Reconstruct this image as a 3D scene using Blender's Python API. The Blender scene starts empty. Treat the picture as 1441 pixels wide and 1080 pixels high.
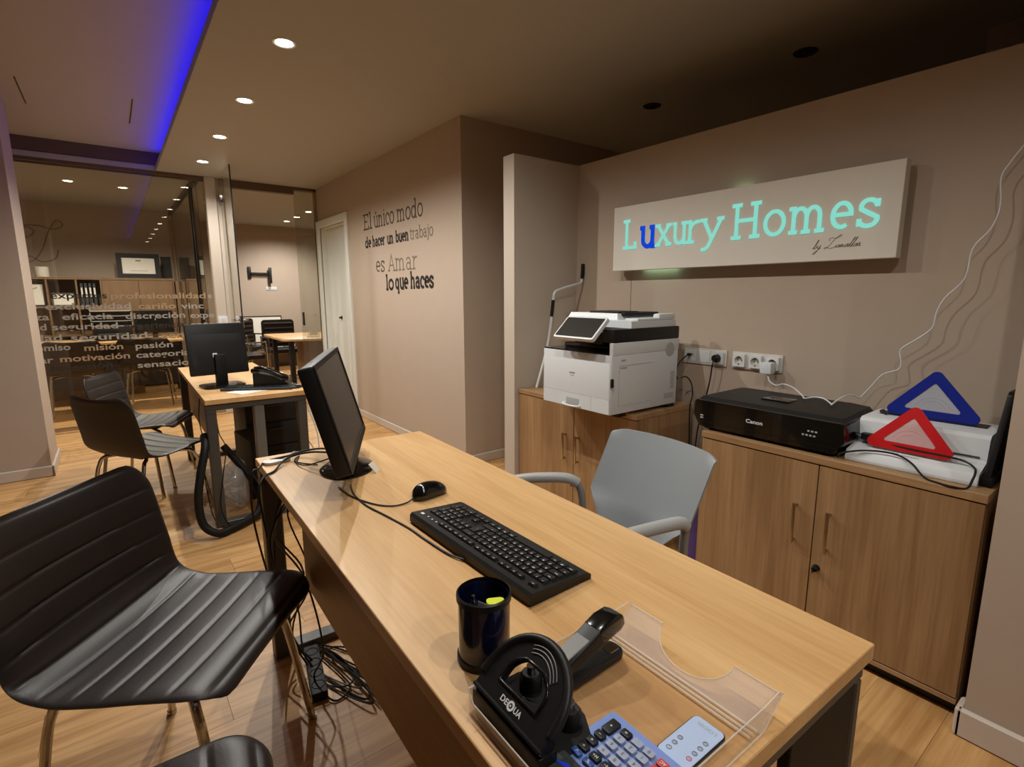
import bpy, bmesh, math, random
from mathutils import Vector, Matrix
random.seed(7)
PI = math.pi; R = math.radians
S = bpy.context.scene
COL = S.collection

# ------------------------------------------------------------------ camera, world, exposure
F_PX, YAW, PITCH, ROLL = 736.9, R(37.07), R(9.66), R(-0.149)
fw = Vector((math.sin(YAW) * math.cos(PITCH), math.cos(YAW) * math.cos(PITCH), -math.sin(PITCH)))
rt = Vector((math.cos(YAW), -math.sin(YAW), 0)); up = rt.cross(fw)
rt, up = rt * math.cos(ROLL) + up * math.sin(ROLL), up * math.cos(ROLL) - rt * math.sin(ROLL)
cam = bpy.data.cameras.new('camera'); camo = bpy.data.objects.new('camera', cam); COL.objects.link(camo)
cam.sensor_width = 36; cam.sensor_fit = 'HORIZONTAL'; cam.lens = F_PX / 1441 * 36; cam.clip_start = 0.02
camo.matrix_world = Matrix(((rt.x, up.x, -fw.x, 0), (rt.y, up.y, -fw.y, 0), (rt.z, up.z, -fw.z, 1.30), (0, 0, 0, 1)))
S.camera = camo
w = bpy.data.worlds.new('world'); S.world = w; w.use_nodes = True
w.node_tree.nodes['Background'].inputs[0].default_value = (0.02, 0.02, 0.03, 1)
w.node_tree.nodes['Background'].inputs[1].default_value = 0.3
S.view_settings.view_transform = 'Standard'; S.view_settings.look = 'None'
S.view_settings.exposure = -0.07; S.view_settings.gamma = 1.0; S.view_settings.use_curve_mapping = False
SPOT_W, SPOT_COL, SPOT_ANG, SPOT_BLEND = 82.0, (1.0, 0.965, 0.90), R(154), 0.62
ZC = 2.522

# ------------------------------------------------------------------ materials
def lin(h):
    h = h.lstrip('#'); v = [int(h[i:i + 2], 16) / 255 for i in (0, 2, 4)]
    return tuple(x / 12.92 if x <= .04045 else ((x + .055) / 1.055) ** 2.4 for x in v)
def nt(name):
    m = bpy.data.materials.new(name); m.use_nodes = True
    return m, m.node_tree.nodes, m.node_tree.links, m.node_tree.nodes['Principled BSDF']
def mat(name, col, rough=.5, metal=0., var=.08, scale=30., bump=0., spec=.5, coat=0.):
    m, n, l, p = nt(name)
    c = lin(col) if isinstance(col, str) else col
    tc = n.new('ShaderNodeTexCoord'); nz = n.new('ShaderNodeTexNoise'); nz.inputs['Scale'].default_value = scale
    nz.inputs['Detail'].default_value = 4
    l.new(tc.outputs['Object'], nz.inputs['Vector'])
    mx = n.new('ShaderNodeMix'); mx.data_type = 'RGBA'
    mx.inputs[6].default_value = (*[x * (1 - var) for x in c], 1); mx.inputs[7].default_value = (*[min(1, x * (1 + var)) for x in c], 1)
    l.new(nz.outputs['Fac'], mx.inputs[0]); l.new(mx.outputs[2], p.inputs['Base Color'])
    p.inputs['Roughness'].default_value = rough; p.inputs['Metallic'].default_value = metal
    p.inputs['Specular IOR Level'].default_value = spec; p.inputs['Coat Weight'].default_value = coat
    if bump:
        b = n.new('ShaderNodeBump'); b.inputs['Strength'].default_value = bump; b.inputs['Distance'].default_value = .002
        l.new(nz.outputs['Fac'], b.inputs['Height']); l.new(b.outputs['Normal'], p.inputs['Normal'])
    return m
def wood(name, light, dark, axis=0, rough=.42, sc=1., rand=0., knots=.5):
    """fine grain running along the given local axis"""
    m, n, l, p = nt(name)
    a, b = lin(light), lin(dark)
    tc = n.new('ShaderNodeTexCoord'); oi = n.new('ShaderNodeObjectInfo')
    off = n.new('ShaderNodeVectorMath'); off.operation = 'MULTIPLY_ADD'
    cmb = n.new('ShaderNodeCombineXYZ')
    for i in range(3): l.new(oi.outputs['Random'], cmb.inputs[i])
    l.new(cmb.outputs[0], off.inputs[0]); off.inputs[1].default_value = (37 * (rand > 0), 23 * (rand > 0), 11 * (rand > 0)); l.new(tc.outputs['Object'], off.inputs[2])
    def noise(stretch, scale, detail, dist=0.):
        mp = n.new('ShaderNodeMapping'); s = [scale] * 3; s[axis] = scale / stretch
        mp.inputs['Scale'].default_value = s; l.new(off.outputs[0], mp.inputs['Vector'])
        nz = n.new('ShaderNodeTexNoise'); nz.inputs['Scale'].default_value = 1; nz.inputs['Detail'].default_value = detail
        nz.inputs['Distortion'].default_value = dist
        l.new(mp.outputs[0], nz.inputs['Vector']); return nz.outputs['Fac']
    fine, broad = noise(28, 140 * sc, 5), noise(9, 14 * sc, 4, knots)
    r1 = n.new('ShaderNodeMapRange'); r1.inputs[1].default_value = .35; r1.inputs[2].default_value = .68; l.new(broad, r1.inputs[0])
    r2 = n.new('ShaderNodeMapRange'); r2.inputs[1].default_value = .35; r2.inputs[2].default_value = .65; l.new(fine, r2.inputs[0])
    ad = n.new('ShaderNodeMath'); ad.operation = 'MULTIPLY_ADD'; ad.inputs[1].default_value = .35; l.new(r2.outputs[0], ad.inputs[0])
    ml = n.new('ShaderNodeMath'); ml.operation = 'MULTIPLY'; ml.inputs[1].default_value = .65; l.new(r1.outputs[0], ml.inputs[0]); l.new(ml.outputs[0], ad.inputs[2])
    mx = n.new('ShaderNodeMix'); mx.data_type = 'RGBA'; mx.inputs[6].default_value = (*a, 1); mx.inputs[7].default_value = (*b, 1)
    l.new(ad.outputs[0], mx.inputs[0]); out = mx.outputs[2]
    if rand:
        hs = n.new('ShaderNodeHueSaturation'); mr = n.new('ShaderNodeMapRange'); mr.inputs[3].default_value = 1 - rand; mr.inputs[4].default_value = 1 + rand
        l.new(oi.outputs['Random'], mr.inputs[0]); l.new(mr.outputs[0], hs.inputs['Value']); l.new(out, hs.inputs['Color']); out = hs.outputs[0]
    l.new(out, p.inputs['Base Color']); p.inputs['Roughness'].default_value = rough
    bp = n.new('ShaderNodeBump'); bp.inputs['Strength'].default_value = .12; bp.inputs['Distance'].default_value = .001
    l.new(fine, bp.inputs['Height']); l.new(bp.outputs[0], p.inputs['Normal'])
    return m
def glass(name, tint, f0=.045, haze=0., hazecol=(.8, .8, .8), rough=0.):
    m, n, l, p = nt(name); n.remove(p)
    t = n.new('ShaderNodeBsdfTransparent'); t.inputs[0].default_value = (*tint, 1)
    g = n.new('ShaderNodeBsdfGlossy'); g.inputs['Roughness'].default_value = rough; g.inputs[0].default_value = (1, 1, 1, 1)
    lw = n.new('ShaderNodeLayerWeight'); lw.inputs[0].default_value = .5
    pw = n.new('ShaderNodeMath'); pw.operation = 'POWER'; pw.inputs[1].default_value = 5; l.new(lw.outputs['Facing'], pw.inputs[0])
    ma = n.new('ShaderNodeMath'); ma.operation = 'MULTIPLY_ADD'; ma.inputs[1].default_value = 1 - f0; ma.inputs[2].default_value = f0; l.new(pw.outputs[0], ma.inputs[0])
    mx = n.new('ShaderNodeMixShader'); l.new(ma.outputs[0], mx.inputs[0]); l.new(t.outputs[0], mx.inputs[1]); l.new(g.outputs[0], mx.inputs[2])
    out = mx.outputs[0]
    if haze:
        d = n.new('ShaderNodeBsdfDiffuse'); d.inputs[0].default_value = (*hazecol, 1)
        m2 = n.new('ShaderNodeMixShader'); m2.inputs[0].default_value = haze; l.new(out, m2.inputs[1]); l.new(d.outputs[0], m2.inputs[2]); out = m2.outputs[0]
    l.new(out, n['Material Output'].inputs['Surface'])
    return m
def emit(name, col, st):
    m, n, l, p = nt(name); n.remove(p); e = n.new('ShaderNodeEmission'); e.inputs[0].default_value = (*col, 1); e.inputs[1].default_value = st
    l.new(e.outputs[0], n['Material Output'].inputs['Surface']); return m

M = dict(
    acrylclear=glass('clear_acrylic_floor', (.975, .96, .945), .04, .012, (.95, .92, .88), .03),
    wall=mat('taupe_wall_paint', '#b3a291', .75, var=.03, scale=9, bump=.05),
    wall_light=mat('pale_wall_paint', '#beb2a4', .75, var=.03, scale=9),
    ceil=mat('ceiling_paint', '#a8a49c', .85, var=.02, scale=6),
    ceil_up=mat('recess_ceiling_paint', '#aaa49e', .85, var=.02, scale=6),
    base=mat('baseboard_paint', '#c5b9ac', .45, var=.02),
    trimdark=mat('brown_header_paint', '#5d4a38', .6),
    floor=wood('laminate_floor', '#d9ad73', '#a3733f', 0, .46, .45, .07, 2.2),
    floorgap=mat('floor_joint', '#86602f', .7),
    oak=wood('oak_desk_top', '#dcb47e', '#c0935c', 1, .38, .8, 0, .6),
    oakedge=wood('oak_desk_edge', '#c89a60', '#a5783f', 1, .45, .8),
    panel=wood('oak_modesty_panel', '#a98558', '#8c693f', 1, .5, .8),
    cab=wood('walnut_cabinet', '#ad8a63', '#83623f', 2, .45, .6, 0, .8),
    cabtop=wood('walnut_cabinet_top', '#ad8a63', '#86643f', 1, .45, .8, 0, .8),
    shelf=wood('shelf_unit_wood', '#86694a', '#6e5338', 2, .5, .6),
    steel=mat('grey_powder_steel', '#4b4a47', .45, .2, var=.04),
    steel2=mat('grey_light_steel', '#6d6c69', .45, .2, var=.04),
    blackmetal=mat('black_steel', '#1d1c1b', .4, .2),
    chrome=mat('chrome', '#bdb9b3', .12, 1., var=.02),
    nickel=mat('brushed_nickel', '#b9ab95', .3, 1., var=.02),
    leather=mat('dark_brown_leather', '#241d1a', .44, var=.15, scale=160, bump=.12, spec=.42),
    shell=mat('dark_brown_shell', '#2a1f18', .5, var=.06),
    black=mat('black_plastic', '#0f0f0f', .45, var=.05, spec=.4),
    blackgloss=mat('gloss_black_plastic', '#0c0c0c', .12, var=.03, coat=.3),
    screen=mat('dark_lcd_screen', '#2c2927', .35, var=.02, spec=.25),
    keycap=mat('black_keycap', '#161616', .45, var=.05),
    legend=mat('white_legend_print', '#d8d8d4', .6, var=.02),
    white=mat('white_plastic', '#d5dadd', .4, var=.02),
    offwhite=mat('offwhite_plastic', '#cfccc4', .45, var=.02),
    paper=mat('white_paper', '#e2ded4', .8, var=.02),
    greyplastic=mat('grey_blue_plastic', '#8a9094', .42, var=.02),
    greytube=mat('grey_lacquer_tube', '#8f908d', .35, .3, var=.02),
    greyfab=mat('dark_grey_fabric', '#3d4044', .9, scale=200, bump=.3),
    ltgrey=mat('light_grey_plastic', '#a9abaa', .4, var=.02),
    ink=mat('black_vinyl', '#1c1815', .6, var=.02),
    ink2=mat('brown_vinyl', '#4c4034', .6, var=.02),
    ink3=mat('grey_brown_vinyl', '#75675a', .6, var=.02),
    signwhite=mat('sign_white_board', '#ddd7cc', .55, var=.01),
    inksign=mat('script_print', '#5d564c', .6),
    navy=mat('navy_enamel', '#0b0d28', .16, var=.05, coat=.4),
    blackrubber=mat('black_rubber', '#0a0a0a', .6, spec=.35),
    calcblue=mat('periwinkle_plastic', '#7c93cf', .4, var=.02),
    cardblue=mat('pale_blue_plastic', '#b3c6e6', .4, var=.02),
    keygrey=mat('grey_key', '#9aa3b8', .45, var=.02),
    red=mat('red_key', '#c2413f', .45), lcd=mat('lcd_glass', '#39483f', .15),
    darkbluekey=mat('blue_key', '#2f57a6', .4), brightblue=mat('bright_blue_print', '#1f3df0', .4),
    yellow=mat('fluorescent_yellow', '#d6e32a', .4, var=.02),
    redacr=mat('red_acrylic', '#c00a12', .35), blueacr=mat('blue_acrylic', '#12288f', .35),
    purple=mat('purple_plastic', '#5a4a9c', .45),
    doorwhite=mat('white_door_paint', '#dfe0da', .4, var=.01),
    frosted=mat('frosted_vinyl', '#928d84', .7, var=.05), tanvinyl=mat('tan_vinyl', '#957f63', .7, var=.05),
    glassp=glass('partition_glass', (.80, .78, .73), .04), glassd=glass('door_glass', (.86, .87, .83), .05),
    acrylic=glass('clear_acrylic', (.96, .94, .92), .05, .20, (.95, .92, .88), .03),
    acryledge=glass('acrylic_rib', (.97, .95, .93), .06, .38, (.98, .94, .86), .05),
    redfilm=glass('clear_red_film', (.97, .80, .80), .04, .32, (.95, .72, .72)),
    bluefilm=glass('clear_blue_film', (.85, .87, .92), .04, .30, (.75, .8, .9)),
    bag=glass('clear_plastic_bag', (.93, .93, .91), .08, .3, (.85, .85, .82), .1),
    lens=emit('lamp_lens', (1.0, .90, .68), 26.), ledblue=emit('blue_led', (.0, .0, 1.0), 15.0),
    cyan=emit('backlit_cyan', (.29, .80, .67), .88), bluelit=emit('backlit_blue', (.006, .06, .62), 1.0),
    ledwhite=emit('white_led', (.55, 1.0, .66), 6.0),
)

# ------------------------------------------------------------------ mesh helpers
def nb(): return bmesh.new()
def merge(bm, tb, mtx=None, mi=0):
    for f in tb.faces: f.material_index = mi
    if mtx is not None: bmesh.ops.transform(tb, matrix=mtx, verts=tb.verts)
    me = bpy.data.meshes.new('tmp'); tb.to_mesh(me); tb.free(); bm.from_mesh(me); bpy.data.meshes.remove(me)
def box(bm, lo, hi, bev=0., seg=2, mi=0, mtx=None):
    tb = nb(); bmesh.ops.create_cube(tb, size=1)
    s = [max(1e-5, hi[i] - lo[i]) for i in range(3)]; c = [(hi[i] + lo[i]) / 2 for i in range(3)]
    bmesh.ops.scale(tb, vec=s, verts=tb.verts)
    if bev: bmesh.ops.bevel(tb, geom=tb.edges[:], offset=min(bev, min(s) * .45), segments=seg, profile=.6, affect='EDGES')
    bmesh.ops.translate(tb, vec=c, verts=tb.verts)
    merge(bm, tb, mtx, mi)
def prism(bm, pts, d, mtx=None, bev=0., mi=0, seg=2):
    """polygon (x, y) extruded from z=0 to z=d"""
    tb = nb(); vs = [tb.verts.new((x, y, 0)) for x, y in pts]; f = tb.faces.new(vs)
    r = bmesh.ops.extrude_face_region(tb, geom=[f]); bmesh.ops.translate(tb, vec=(0, 0, d), verts=[v for v in r['geom'] if isinstance(v, bmesh.types.BMVert)])
    bmesh.ops.recalc_face_normals(tb, faces=tb.faces)
    if bev: bmesh.ops.bevel(tb, geom=[e for e in tb.edges if abs(e.verts[0].co.z - e.verts[1].co.z) < 1e-7], offset=bev, segments=seg, profile=.6, affect='EDGES')
    merge(bm, tb, mtx, mi)
def frame_prism(bm, outer, inner, d, mtx=None, mi=0):
    """ring between two loops with the same number of points"""
    tb = nb(); n = len(outer); L = []
    for z in (0, d): L.append(([tb.verts.new((x, y, z)) for x, y in outer], [tb.verts.new((x, y, z)) for x, y in inner]))
    for i in range(n):
        j = (i + 1) % n
        tb.faces.new((L[0][0][i], L[0][1][i], L[0][1][j], L[0][0][j])); tb.faces.new((L[1][0][i], L[1][0][j], L[1][1][j], L[1][1][i]))
        tb.faces.new((L[0][0][i], L[0][0][j], L[1][0][j], L[1][0][i])); tb.faces.new((L[0][1][i], L[1][1][i], L[1][1][j], L[0][1][j]))
    bmesh.ops.recalc_face_normals(tb, faces=tb.faces); merge(bm, tb, mtx, mi)
def spline(pts, n=8):
    P = [Vector(p) for p in pts]
    if len(P) < 3: return P
    out = []
    for i in range(len(P) - 1):
        a, b, c, d = P[max(i - 1, 0)], P[i], P[i + 1], P[min(i + 2, len(P) - 1)]
        for k in range(n):
            t = k / n; out.append(.5 * ((2 * b) + (c - a) * t + (2 * a - 5 * b + 4 * c - d) * t * t + (3 * b - a - 3 * c + d) * t ** 3))
    return out + [P[-1]]
def tube(bm, pts, r, seg=8, smooth=6, mi=0, cap=True):
    P = spline(pts, smooth) if smooth else [Vector(p) for p in pts]
    rs = r if isinstance(r, (list, tuple)) else None
    tb = nb(); rings = []; prev = None
    for i, p in enumerate(P):
        t = (P[min(i + 1, len(P) - 1)] - P[max(i - 1, 0)]).normalized()
        if prev is None:
            a = Vector((0, 0, 1)) if abs(t.z) < .9 else Vector((1, 0, 0)); nrm = t.cross(a).normalized()
        else: nrm = (prev - t * prev.dot(t)).normalized()
        prev = nrm; b = t.cross(nrm)
        rr = r if rs is None else rs[0] + (rs[1] - rs[0]) * i / (len(P) - 1)
        rings.append([tb.verts.new(p + (nrm * math.cos(2 * PI * k / seg) + b * math.sin(2 * PI * k / seg)) * rr) for k in range(seg)])
    for i in range(len(P) - 1):
        for k in range(seg): tb.faces.new((rings[i][k], rings[i][(k + 1) % seg], rings[i + 1][(k + 1) % seg], rings[i + 1][k]))
    if cap: tb.faces.new(rings[0][::-1]); tb.faces.new(rings[-1])
    bmesh.ops.recalc_face_normals(tb, faces=tb.faces); merge(bm, tb, None, mi)
def lathe(bm, prof, seg=32, mtx=None, mi=0):
    tb = nb(); rings = []
    for r, z in prof:
        rings.append([tb.verts.new((0, 0, z))] if r < 1e-6 else [tb.verts.new((r * math.cos(2 * PI * k / seg), r * math.sin(2 * PI * k / seg), z)) for k in range(seg)])
    for a, b in zip(rings, rings[1:]):
        for k in range(seg):
            j = (k + 1) % seg
            if len(a) == 1 and len(b) == 1: continue
            if len(a) == 1: tb.faces.new((a[0], b[k], b[j]))
            elif len(b) == 1: tb.faces.new((a[k], a[j], b[0]))
            else: tb.faces.new((a[k], a[j], b[j], b[k]))
    bmesh.ops.recalc_face_normals(tb, faces=tb.faces); merge(bm, tb, mtx, mi)
def loft(bm, sections, mi=0, mtx=None, caps=True):
    """sections: list of closed loops (lists of 3-D points), same count"""
    tb = nb(); L = [[tb.verts.new(p) for p in s] for s in sections]; n = len(L[0])
    for a, b in zip(L, L[1:]):
        for k in range(n): tb.faces.new((a[k], a[(k + 1) % n], b[(k + 1) % n], b[k]))
    if caps: tb.faces.new(L[0][::-1]); tb.faces.new(L[-1])
    bmesh.ops.recalc_face_normals(tb, faces=tb.faces); merge(bm, tb, mtx, mi)
def rrect(x0, y0, x1, y1, r, n=5):
    out = []
    for cx, cy, a0 in ((x1 - r, y0 + r, -90), (x1 - r, y1 - r, 0), (x0 + r, y1 - r, 90), (x0 + r, y0 + r, 180)):
        for k in range(n + 1):
            a = R(a0 + 90 * k / n); out.append((cx + r * math.cos(a), cy + r * math.sin(a)))
    return out
def roundpoly(pts, r, n=5):
    out = []; N = len(pts)
    for i in range(N):
        p = Vector(pts[i]); a = (Vector(pts[i - 1]) - p).normalized(); b = (Vector(pts[(i + 1) % N]) - p).normalized()
        ang = a.angle(b) / 2; t = r / math.tan(ang); c = p + (a + b).normalized() * (r / math.sin(ang))
        s, e = p + a * t, p + b * t; v0, v1 = s - c, e - c
        for k in range(n + 1):
            v = v0.lerp(v1, k / n).normalized() * r; out.append(tuple(c + v))
    return out
def obj(name, bm, mats, parent=None, smooth=True, ang=35):
    me = bpy.data.meshes.new(name); bm.to_mesh(me); bm.free()
    for m in (mats if isinstance(mats, (list, tuple)) else [mats]): me.materials.append(M[m] if isinstance(m, str) else m)
    if smooth:
        me.polygons.foreach_set('use_smooth', [True] * len(me.polygons)); me.set_sharp_from_angle(angle=R(ang))
    o = bpy.data.objects.new(name, me); COL.objects.link(o)
    if parent: o.parent = parent
    return o
def tag(o, label, cat, group=None, kind=None):
    o['label'] = label; o['category'] = cat
    if group: o['group'] = group
    if kind: o['kind'] = kind
    return o
def thing(name, label, cat, loc=(0, 0, 0), rz=0., group=None):
    o = bpy.data.objects.new(name, None); COL.objects.link(o); o.empty_display_size = .05
    o.location = loc; o.rotation_euler = (0, 0, rz); return tag(o, label, cat, group)
def struct(name, bm, m, parent=None, label=None, smooth=False):
    o = obj(name, bm, m, parent, smooth)
    if parent is None:
        o['kind'] = 'structure'
        if label: o['label'] = label; o['category'] = name.split('_')[0]
    return o
def dup(root, loc, rz, label, group=None):
    r = root.copy(); COL.objects.link(r); r.location = loc; r.rotation_euler = (0, 0, rz); r['label'] = label
    if group: r['group'] = group
    for ch in list(root.children):
        c = ch.copy(); COL.objects.link(c); c.parent = r
        for g in list(ch.children):
            d = g.copy(); COL.objects.link(d); d.parent = c
    return r
def bx(name, lo, hi, m, parent=None, bev=.003, seg=2):
    b = nb(); box(b, lo, hi, bev, seg); return obj(name, b, m, parent)
def tb_(name, pts, r, m, parent=None, seg=8, smooth=6):
    b = nb(); tube(b, pts, r, seg, smooth); return obj(name, b, m, parent)
# text
_tc = {}
def text_geo(s, bold=0.):
    key = (s, bold)
    if key not in _tc:
        cu = bpy.data.curves.new('t', 'FONT'); cu.body = s; cu.size = 1; cu.resolution_u = 3; cu.offset = bold
        o = bpy.data.objects.new('t', cu); COL.objects.link(o)
        dg = bpy.context.evaluated_depsgraph_get(); me = bpy.data.meshes.new_from_object(o.evaluated_get(dg))
        v = [tuple(x.co) for x in me.vertices]; f = [tuple(p.vertices) for p in me.polygons]
        bpy.data.objects.remove(o); bpy.data.curves.remove(cu); bpy.data.meshes.remove(me)
        _tc[key] = (v, f)
    return _tc[key]
def put_text(bm, s, mtx, h, width=None, bold=0., center=False, mi=0, italic=0.):
    """h = cap height in metres; mtx maps text x,y,normal to the world"""
    v, f = text_geo(s, bold)
    if not v: return
    x0, x1 = min(p[0] for p in v), max(p[0] for p in v); k = h / .73; kx = k if width is None else width / (x1 - x0)
    cx = (x0 + x1) / 2 if center else x0
    vs = [bm.verts.new(mtx @ Vector(((p[0] - cx) * kx + p[1] * k * italic, p[1] * k, 0))) for p in v]
    for q in f:
        try: fc = bm.faces.new([vs[i] for i in q]); fc.material_index = mi
        except ValueError: pass
def frame(origin, x, y):
    x, y = Vector(x), Vector(y); n = x.cross(y)
    return Matrix(((x.x, y.x, n.x, origin[0]), (x.y, y.y, n.y, origin[1]), (x.z, y.z, n.z, origin[2]), (0, 0, 0, 1)))
WX = ((0, -1, 0), (0, 0, 1))        # lettering on a wall that faces -X
GY = ((1, 0, 0), (0, 0, 1))         # lettering on a pane that faces -Y
DK = ((0, 1, 0), (-1, 0, 0))        # lettering on the desk read from the staff side
# slab-serif letters drawn as strokes: x-height 1
def A(cx, cy, rx, ry, a0, a1, n=14): return [(cx + rx * math.cos(R(a0 + (a1 - a0) * k / n)), cy + ry * math.sin(R(a0 + (a1 - a0) * k / n))) for k in range(n + 1)]
def sf(x, y, w=.24): return [(x - w, y), (x + w, y)]
G = {
 'L': (.95, [[(.25, 0), (.25, 1.42)], sf(.25, 1.42), [(0, 0), (.86, 0), (.86, .3)]]),
 'E': (1.0, [[(.25, 0), (.25, 1.42)], [(0, 1.42), (.86, 1.42), (.86, 1.15)], [(0, 0), (.9, 0), (.9, .3)], [(.25, .74), (.68, .74)]]),
 'H': (1.45, [[(.27, 0), (.27, 1.42)], [(1.13, 0), (1.13, 1.42)], [(.27, .74), (1.13, .74)], sf(.27, 0), sf(1.13, 0), sf(.27, 1.42), sf(1.13, 1.42)]),
 'A': (1.25, [[(.15, 0), (.62, 1.42), (1.08, 0)], [(.33, .48), (.92, .48)], sf(.15, 0, .2), sf(1.08, 0, .2)]),
 'u': (1.1, [[(.02, 1), (.22, 1), (.22, .36)] + A(.54, .36, .32, .36, 180, 360)[1:], [(.66, 1), (.86, 1), (.86, 0), (1.06, 0)]]),
 'x': (1.02, [[(.18, 1), (.84, 0)], [(.84, 1), (.18, 0)], sf(.17, 1, .17), sf(.84, 1, .17), sf(.17, 0, .18), sf(.85, 0, .18)]),
 'r': (.82, [[(.02, 1), (.24, 1), (.24, 0)], sf(.24, 0, .24), A(.62, .55, .38, .43, 180, 70)]),
 'y': (1.02, [[(.14, 1), (.52, .08)], [(.9, 1), (.44, -.12)] + [(.36, -.3), (.22, -.42), (.06, -.42)], sf(.14, 1, .16), sf(.88, 1, .16)]),
 'o': (1.08, [A(.52, .5, .42, .5, 0, 360, 28)]),
 'm': (1.75, [[(.02, 1), (.24, 1), (.24, 0)], A(.52, .6, .28, .38, 180, 0) + [(.8, 0)], A(1.08, .6, .28, .38, 180, 0) + [(1.36, 0)], sf(.24, 0, .2), sf(.8, 0, .2), sf(1.38, 0, .2)]),
 'n': (1.2, [[(.02, 1), (.24, 1), (.24, 0)], A(.54, .6, .3, .38, 180, 0) + [(.84, 0)], sf(.24, 0, .21), sf(.86, 0, .21)]),
 'h': (1.2, [[(.02, 1.5), (.24, 1.5), (.24, 0)], A(.54, .6, .3, .38, 180, 0) + [(.84, 0)], sf(.24, 0, .21), sf(.86, 0, .21)]),
 'e': (1.0, [[(.12, .54), (.86, .54)] + A(.5, .52, .37, .47, 0, 305, 24)[1:]]),
 's': (.9, [[(.74, .74)] + A(.44, .74, .28, .25, 30, 200) + A(.44, .26, .32, .26, 40, -160)[2:], [(.74, 1.0), (.74, .7)], [(.12, 0), (.12, .3)]]),
 'l': (.56, [[(.04, 1.5), (.26, 1.5), (.26, 0)], sf(.28, 0, .22)]),
 'i': (.56, [[(.04, 1), (.26, 1), (.26, 0)], sf(.28, 0, .22), [(.24, 1.28), (.26, 1.42)]]),
 'j': (.5, [[(.04, 1), (.28, 1), (.28, -.2)] + A(.08, -.2, .2, .22, 0, -100)[1:], [(.26, 1.28), (.28, 1.42)]]),
 'c': (.95, [A(.5, .5, .38, .5, 48, 312, 22), [(.78, .95), (.78, .68)]]),
 'd': (1.15, [A(.46, .48, .34, .48, 0, 360, 24), [(.62, 1.5), (.84, 1.5), (.84, 0), (1.06, 0)]]),
 'b': (1.1, [A(.6, .48, .36, .48, 0, 360, 24), [(.02, 1.5), (.24, 1.5), (.24, 0)]]),
 'q': (1.1, [A(.46, .5, .34, .48, 0, 360, 24), [(.8, 1), (.8, -.42)], sf(.8, -.42, .22)]),
 'a': (1.05, [[(.16, .78)] + A(.44, .7, .3, .28, 150, 0) + [(.74, 0), (.98, 0)], A(.44, .28, .3, .28, 0, 360, 20)]),
 't': (.7, [[(.28, 1.3), (.28, .26)] + A(.5, .26, .22, .26, 180, 300)[1:], [(.02, 1), (.62, 1)]]),
}
G['ú'] = (1.1, G['u'][1] + [[(.5, 1.22), (.66, 1.46)]])
def stroke_word(bm, word, mtx, k, wd, kx=1., mi=0, d=.0015, adv=0.):
    """draws the word; k = x-height in metres, wd = stroke width in x-heights; returns width"""
    x = 0.; cnt = 0
    for ch in word:
        if ch == ' ': x += .6; continue
        aw, strokes = G[ch]
        for st in strokes:
            P = [Vector(((px + x) * k * kx, py * k)) for px, py in st]; h = wd * k / 2; n = len(P)
            closed = (P[0] - P[-1]).length < 1e-6
            Lf, Rg = [], []
            for i in range(n):
                a = (P[i] - P[i - 1]).normalized() if i else ((P[0] - P[-2]).normalized() if closed else None)
                b = (P[i + 1] - P[i]).normalized() if i < n - 1 else ((P[1] - P[0]).normalized() if closed else None)
                t = ((a or b) + (b or a)).normalized(); nn = Vector((-t.y, t.x)); q = a or b
                c = max(.45, abs(nn.dot(Vector((-q.y, q.x))))); e = Vector((0, 0))
                if not closed and i == 0: e = -t * h * .0
                Lf.append(P[i] + nn * h / c + e); Rg.append(P[i] - nn * h / c + e)
            z0 = .0002 + .00007 * (cnt % 9); cnt += 1
            vv = [[bm.verts.new(mtx @ Vector((p.x, p.y, z))) for p in q] for q, z in ((Lf, z0 + d), (Rg, z0 + d), (Lf, 0), (Rg, 0))]
            for i in range(n - 1):
                for a, b in ((0, 1), (2, 0), (1, 3)):
                    f = bm.faces.new((vv[a][i], vv[b][i], vv[b][i + 1], vv[a][i + 1])); f.material_index = mi
        x += aw + adv
    return x * k * kx
def word_len(word, adv=0.): return sum(.6 if c == ' ' else G[c][0] + adv for c in word)

# ------------------------------------------------------------------ the setting
# floor: individual laminate planks over a dark bed
b = nb(); box(b, (-3.7, -3.2, -.06), (4.7, 10.6, -.004)); fl = struct('floor', b, 'floorgap')
PW, PL = .19, 1.26
b = nb(); box(b, (0, 0, -.012), (PL - .0012, PW - .0010, 0)); proto = obj('plank', b, 'floor', fl, False); pm = proto.data
row = 0; y = -.62; first = True
while y < 9.5:
    x = -1.75 - (row * .47) % PL
    while x < 3.0:
        visible = (x + PL > -1.3) and not (x > 2.55) and not (y < .3 and x + PL < .2)
        if visible:
            o = proto if first else bpy.data.objects.new('plank', pm)
            if not first: COL.objects.link(o); o.parent = fl
            first = False; o.location = (x, y, 0)
        x += PL
    y += PW; row += 1
# the rest of the floor, out of the picture, as one laid surface
b = nb()
for lo, hi in (((-3.7, -3.2), (4.7, -.62)), ((-3.7, -.62), (-1.76, 9.5)), ((3.9, -.62), (4.7, 10.6))): box(b, (*lo, -.012), (*hi, 0))
o = obj('laid_boards', b, 'floor', fl, False); o['kind'] = 'stuff'

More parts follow.
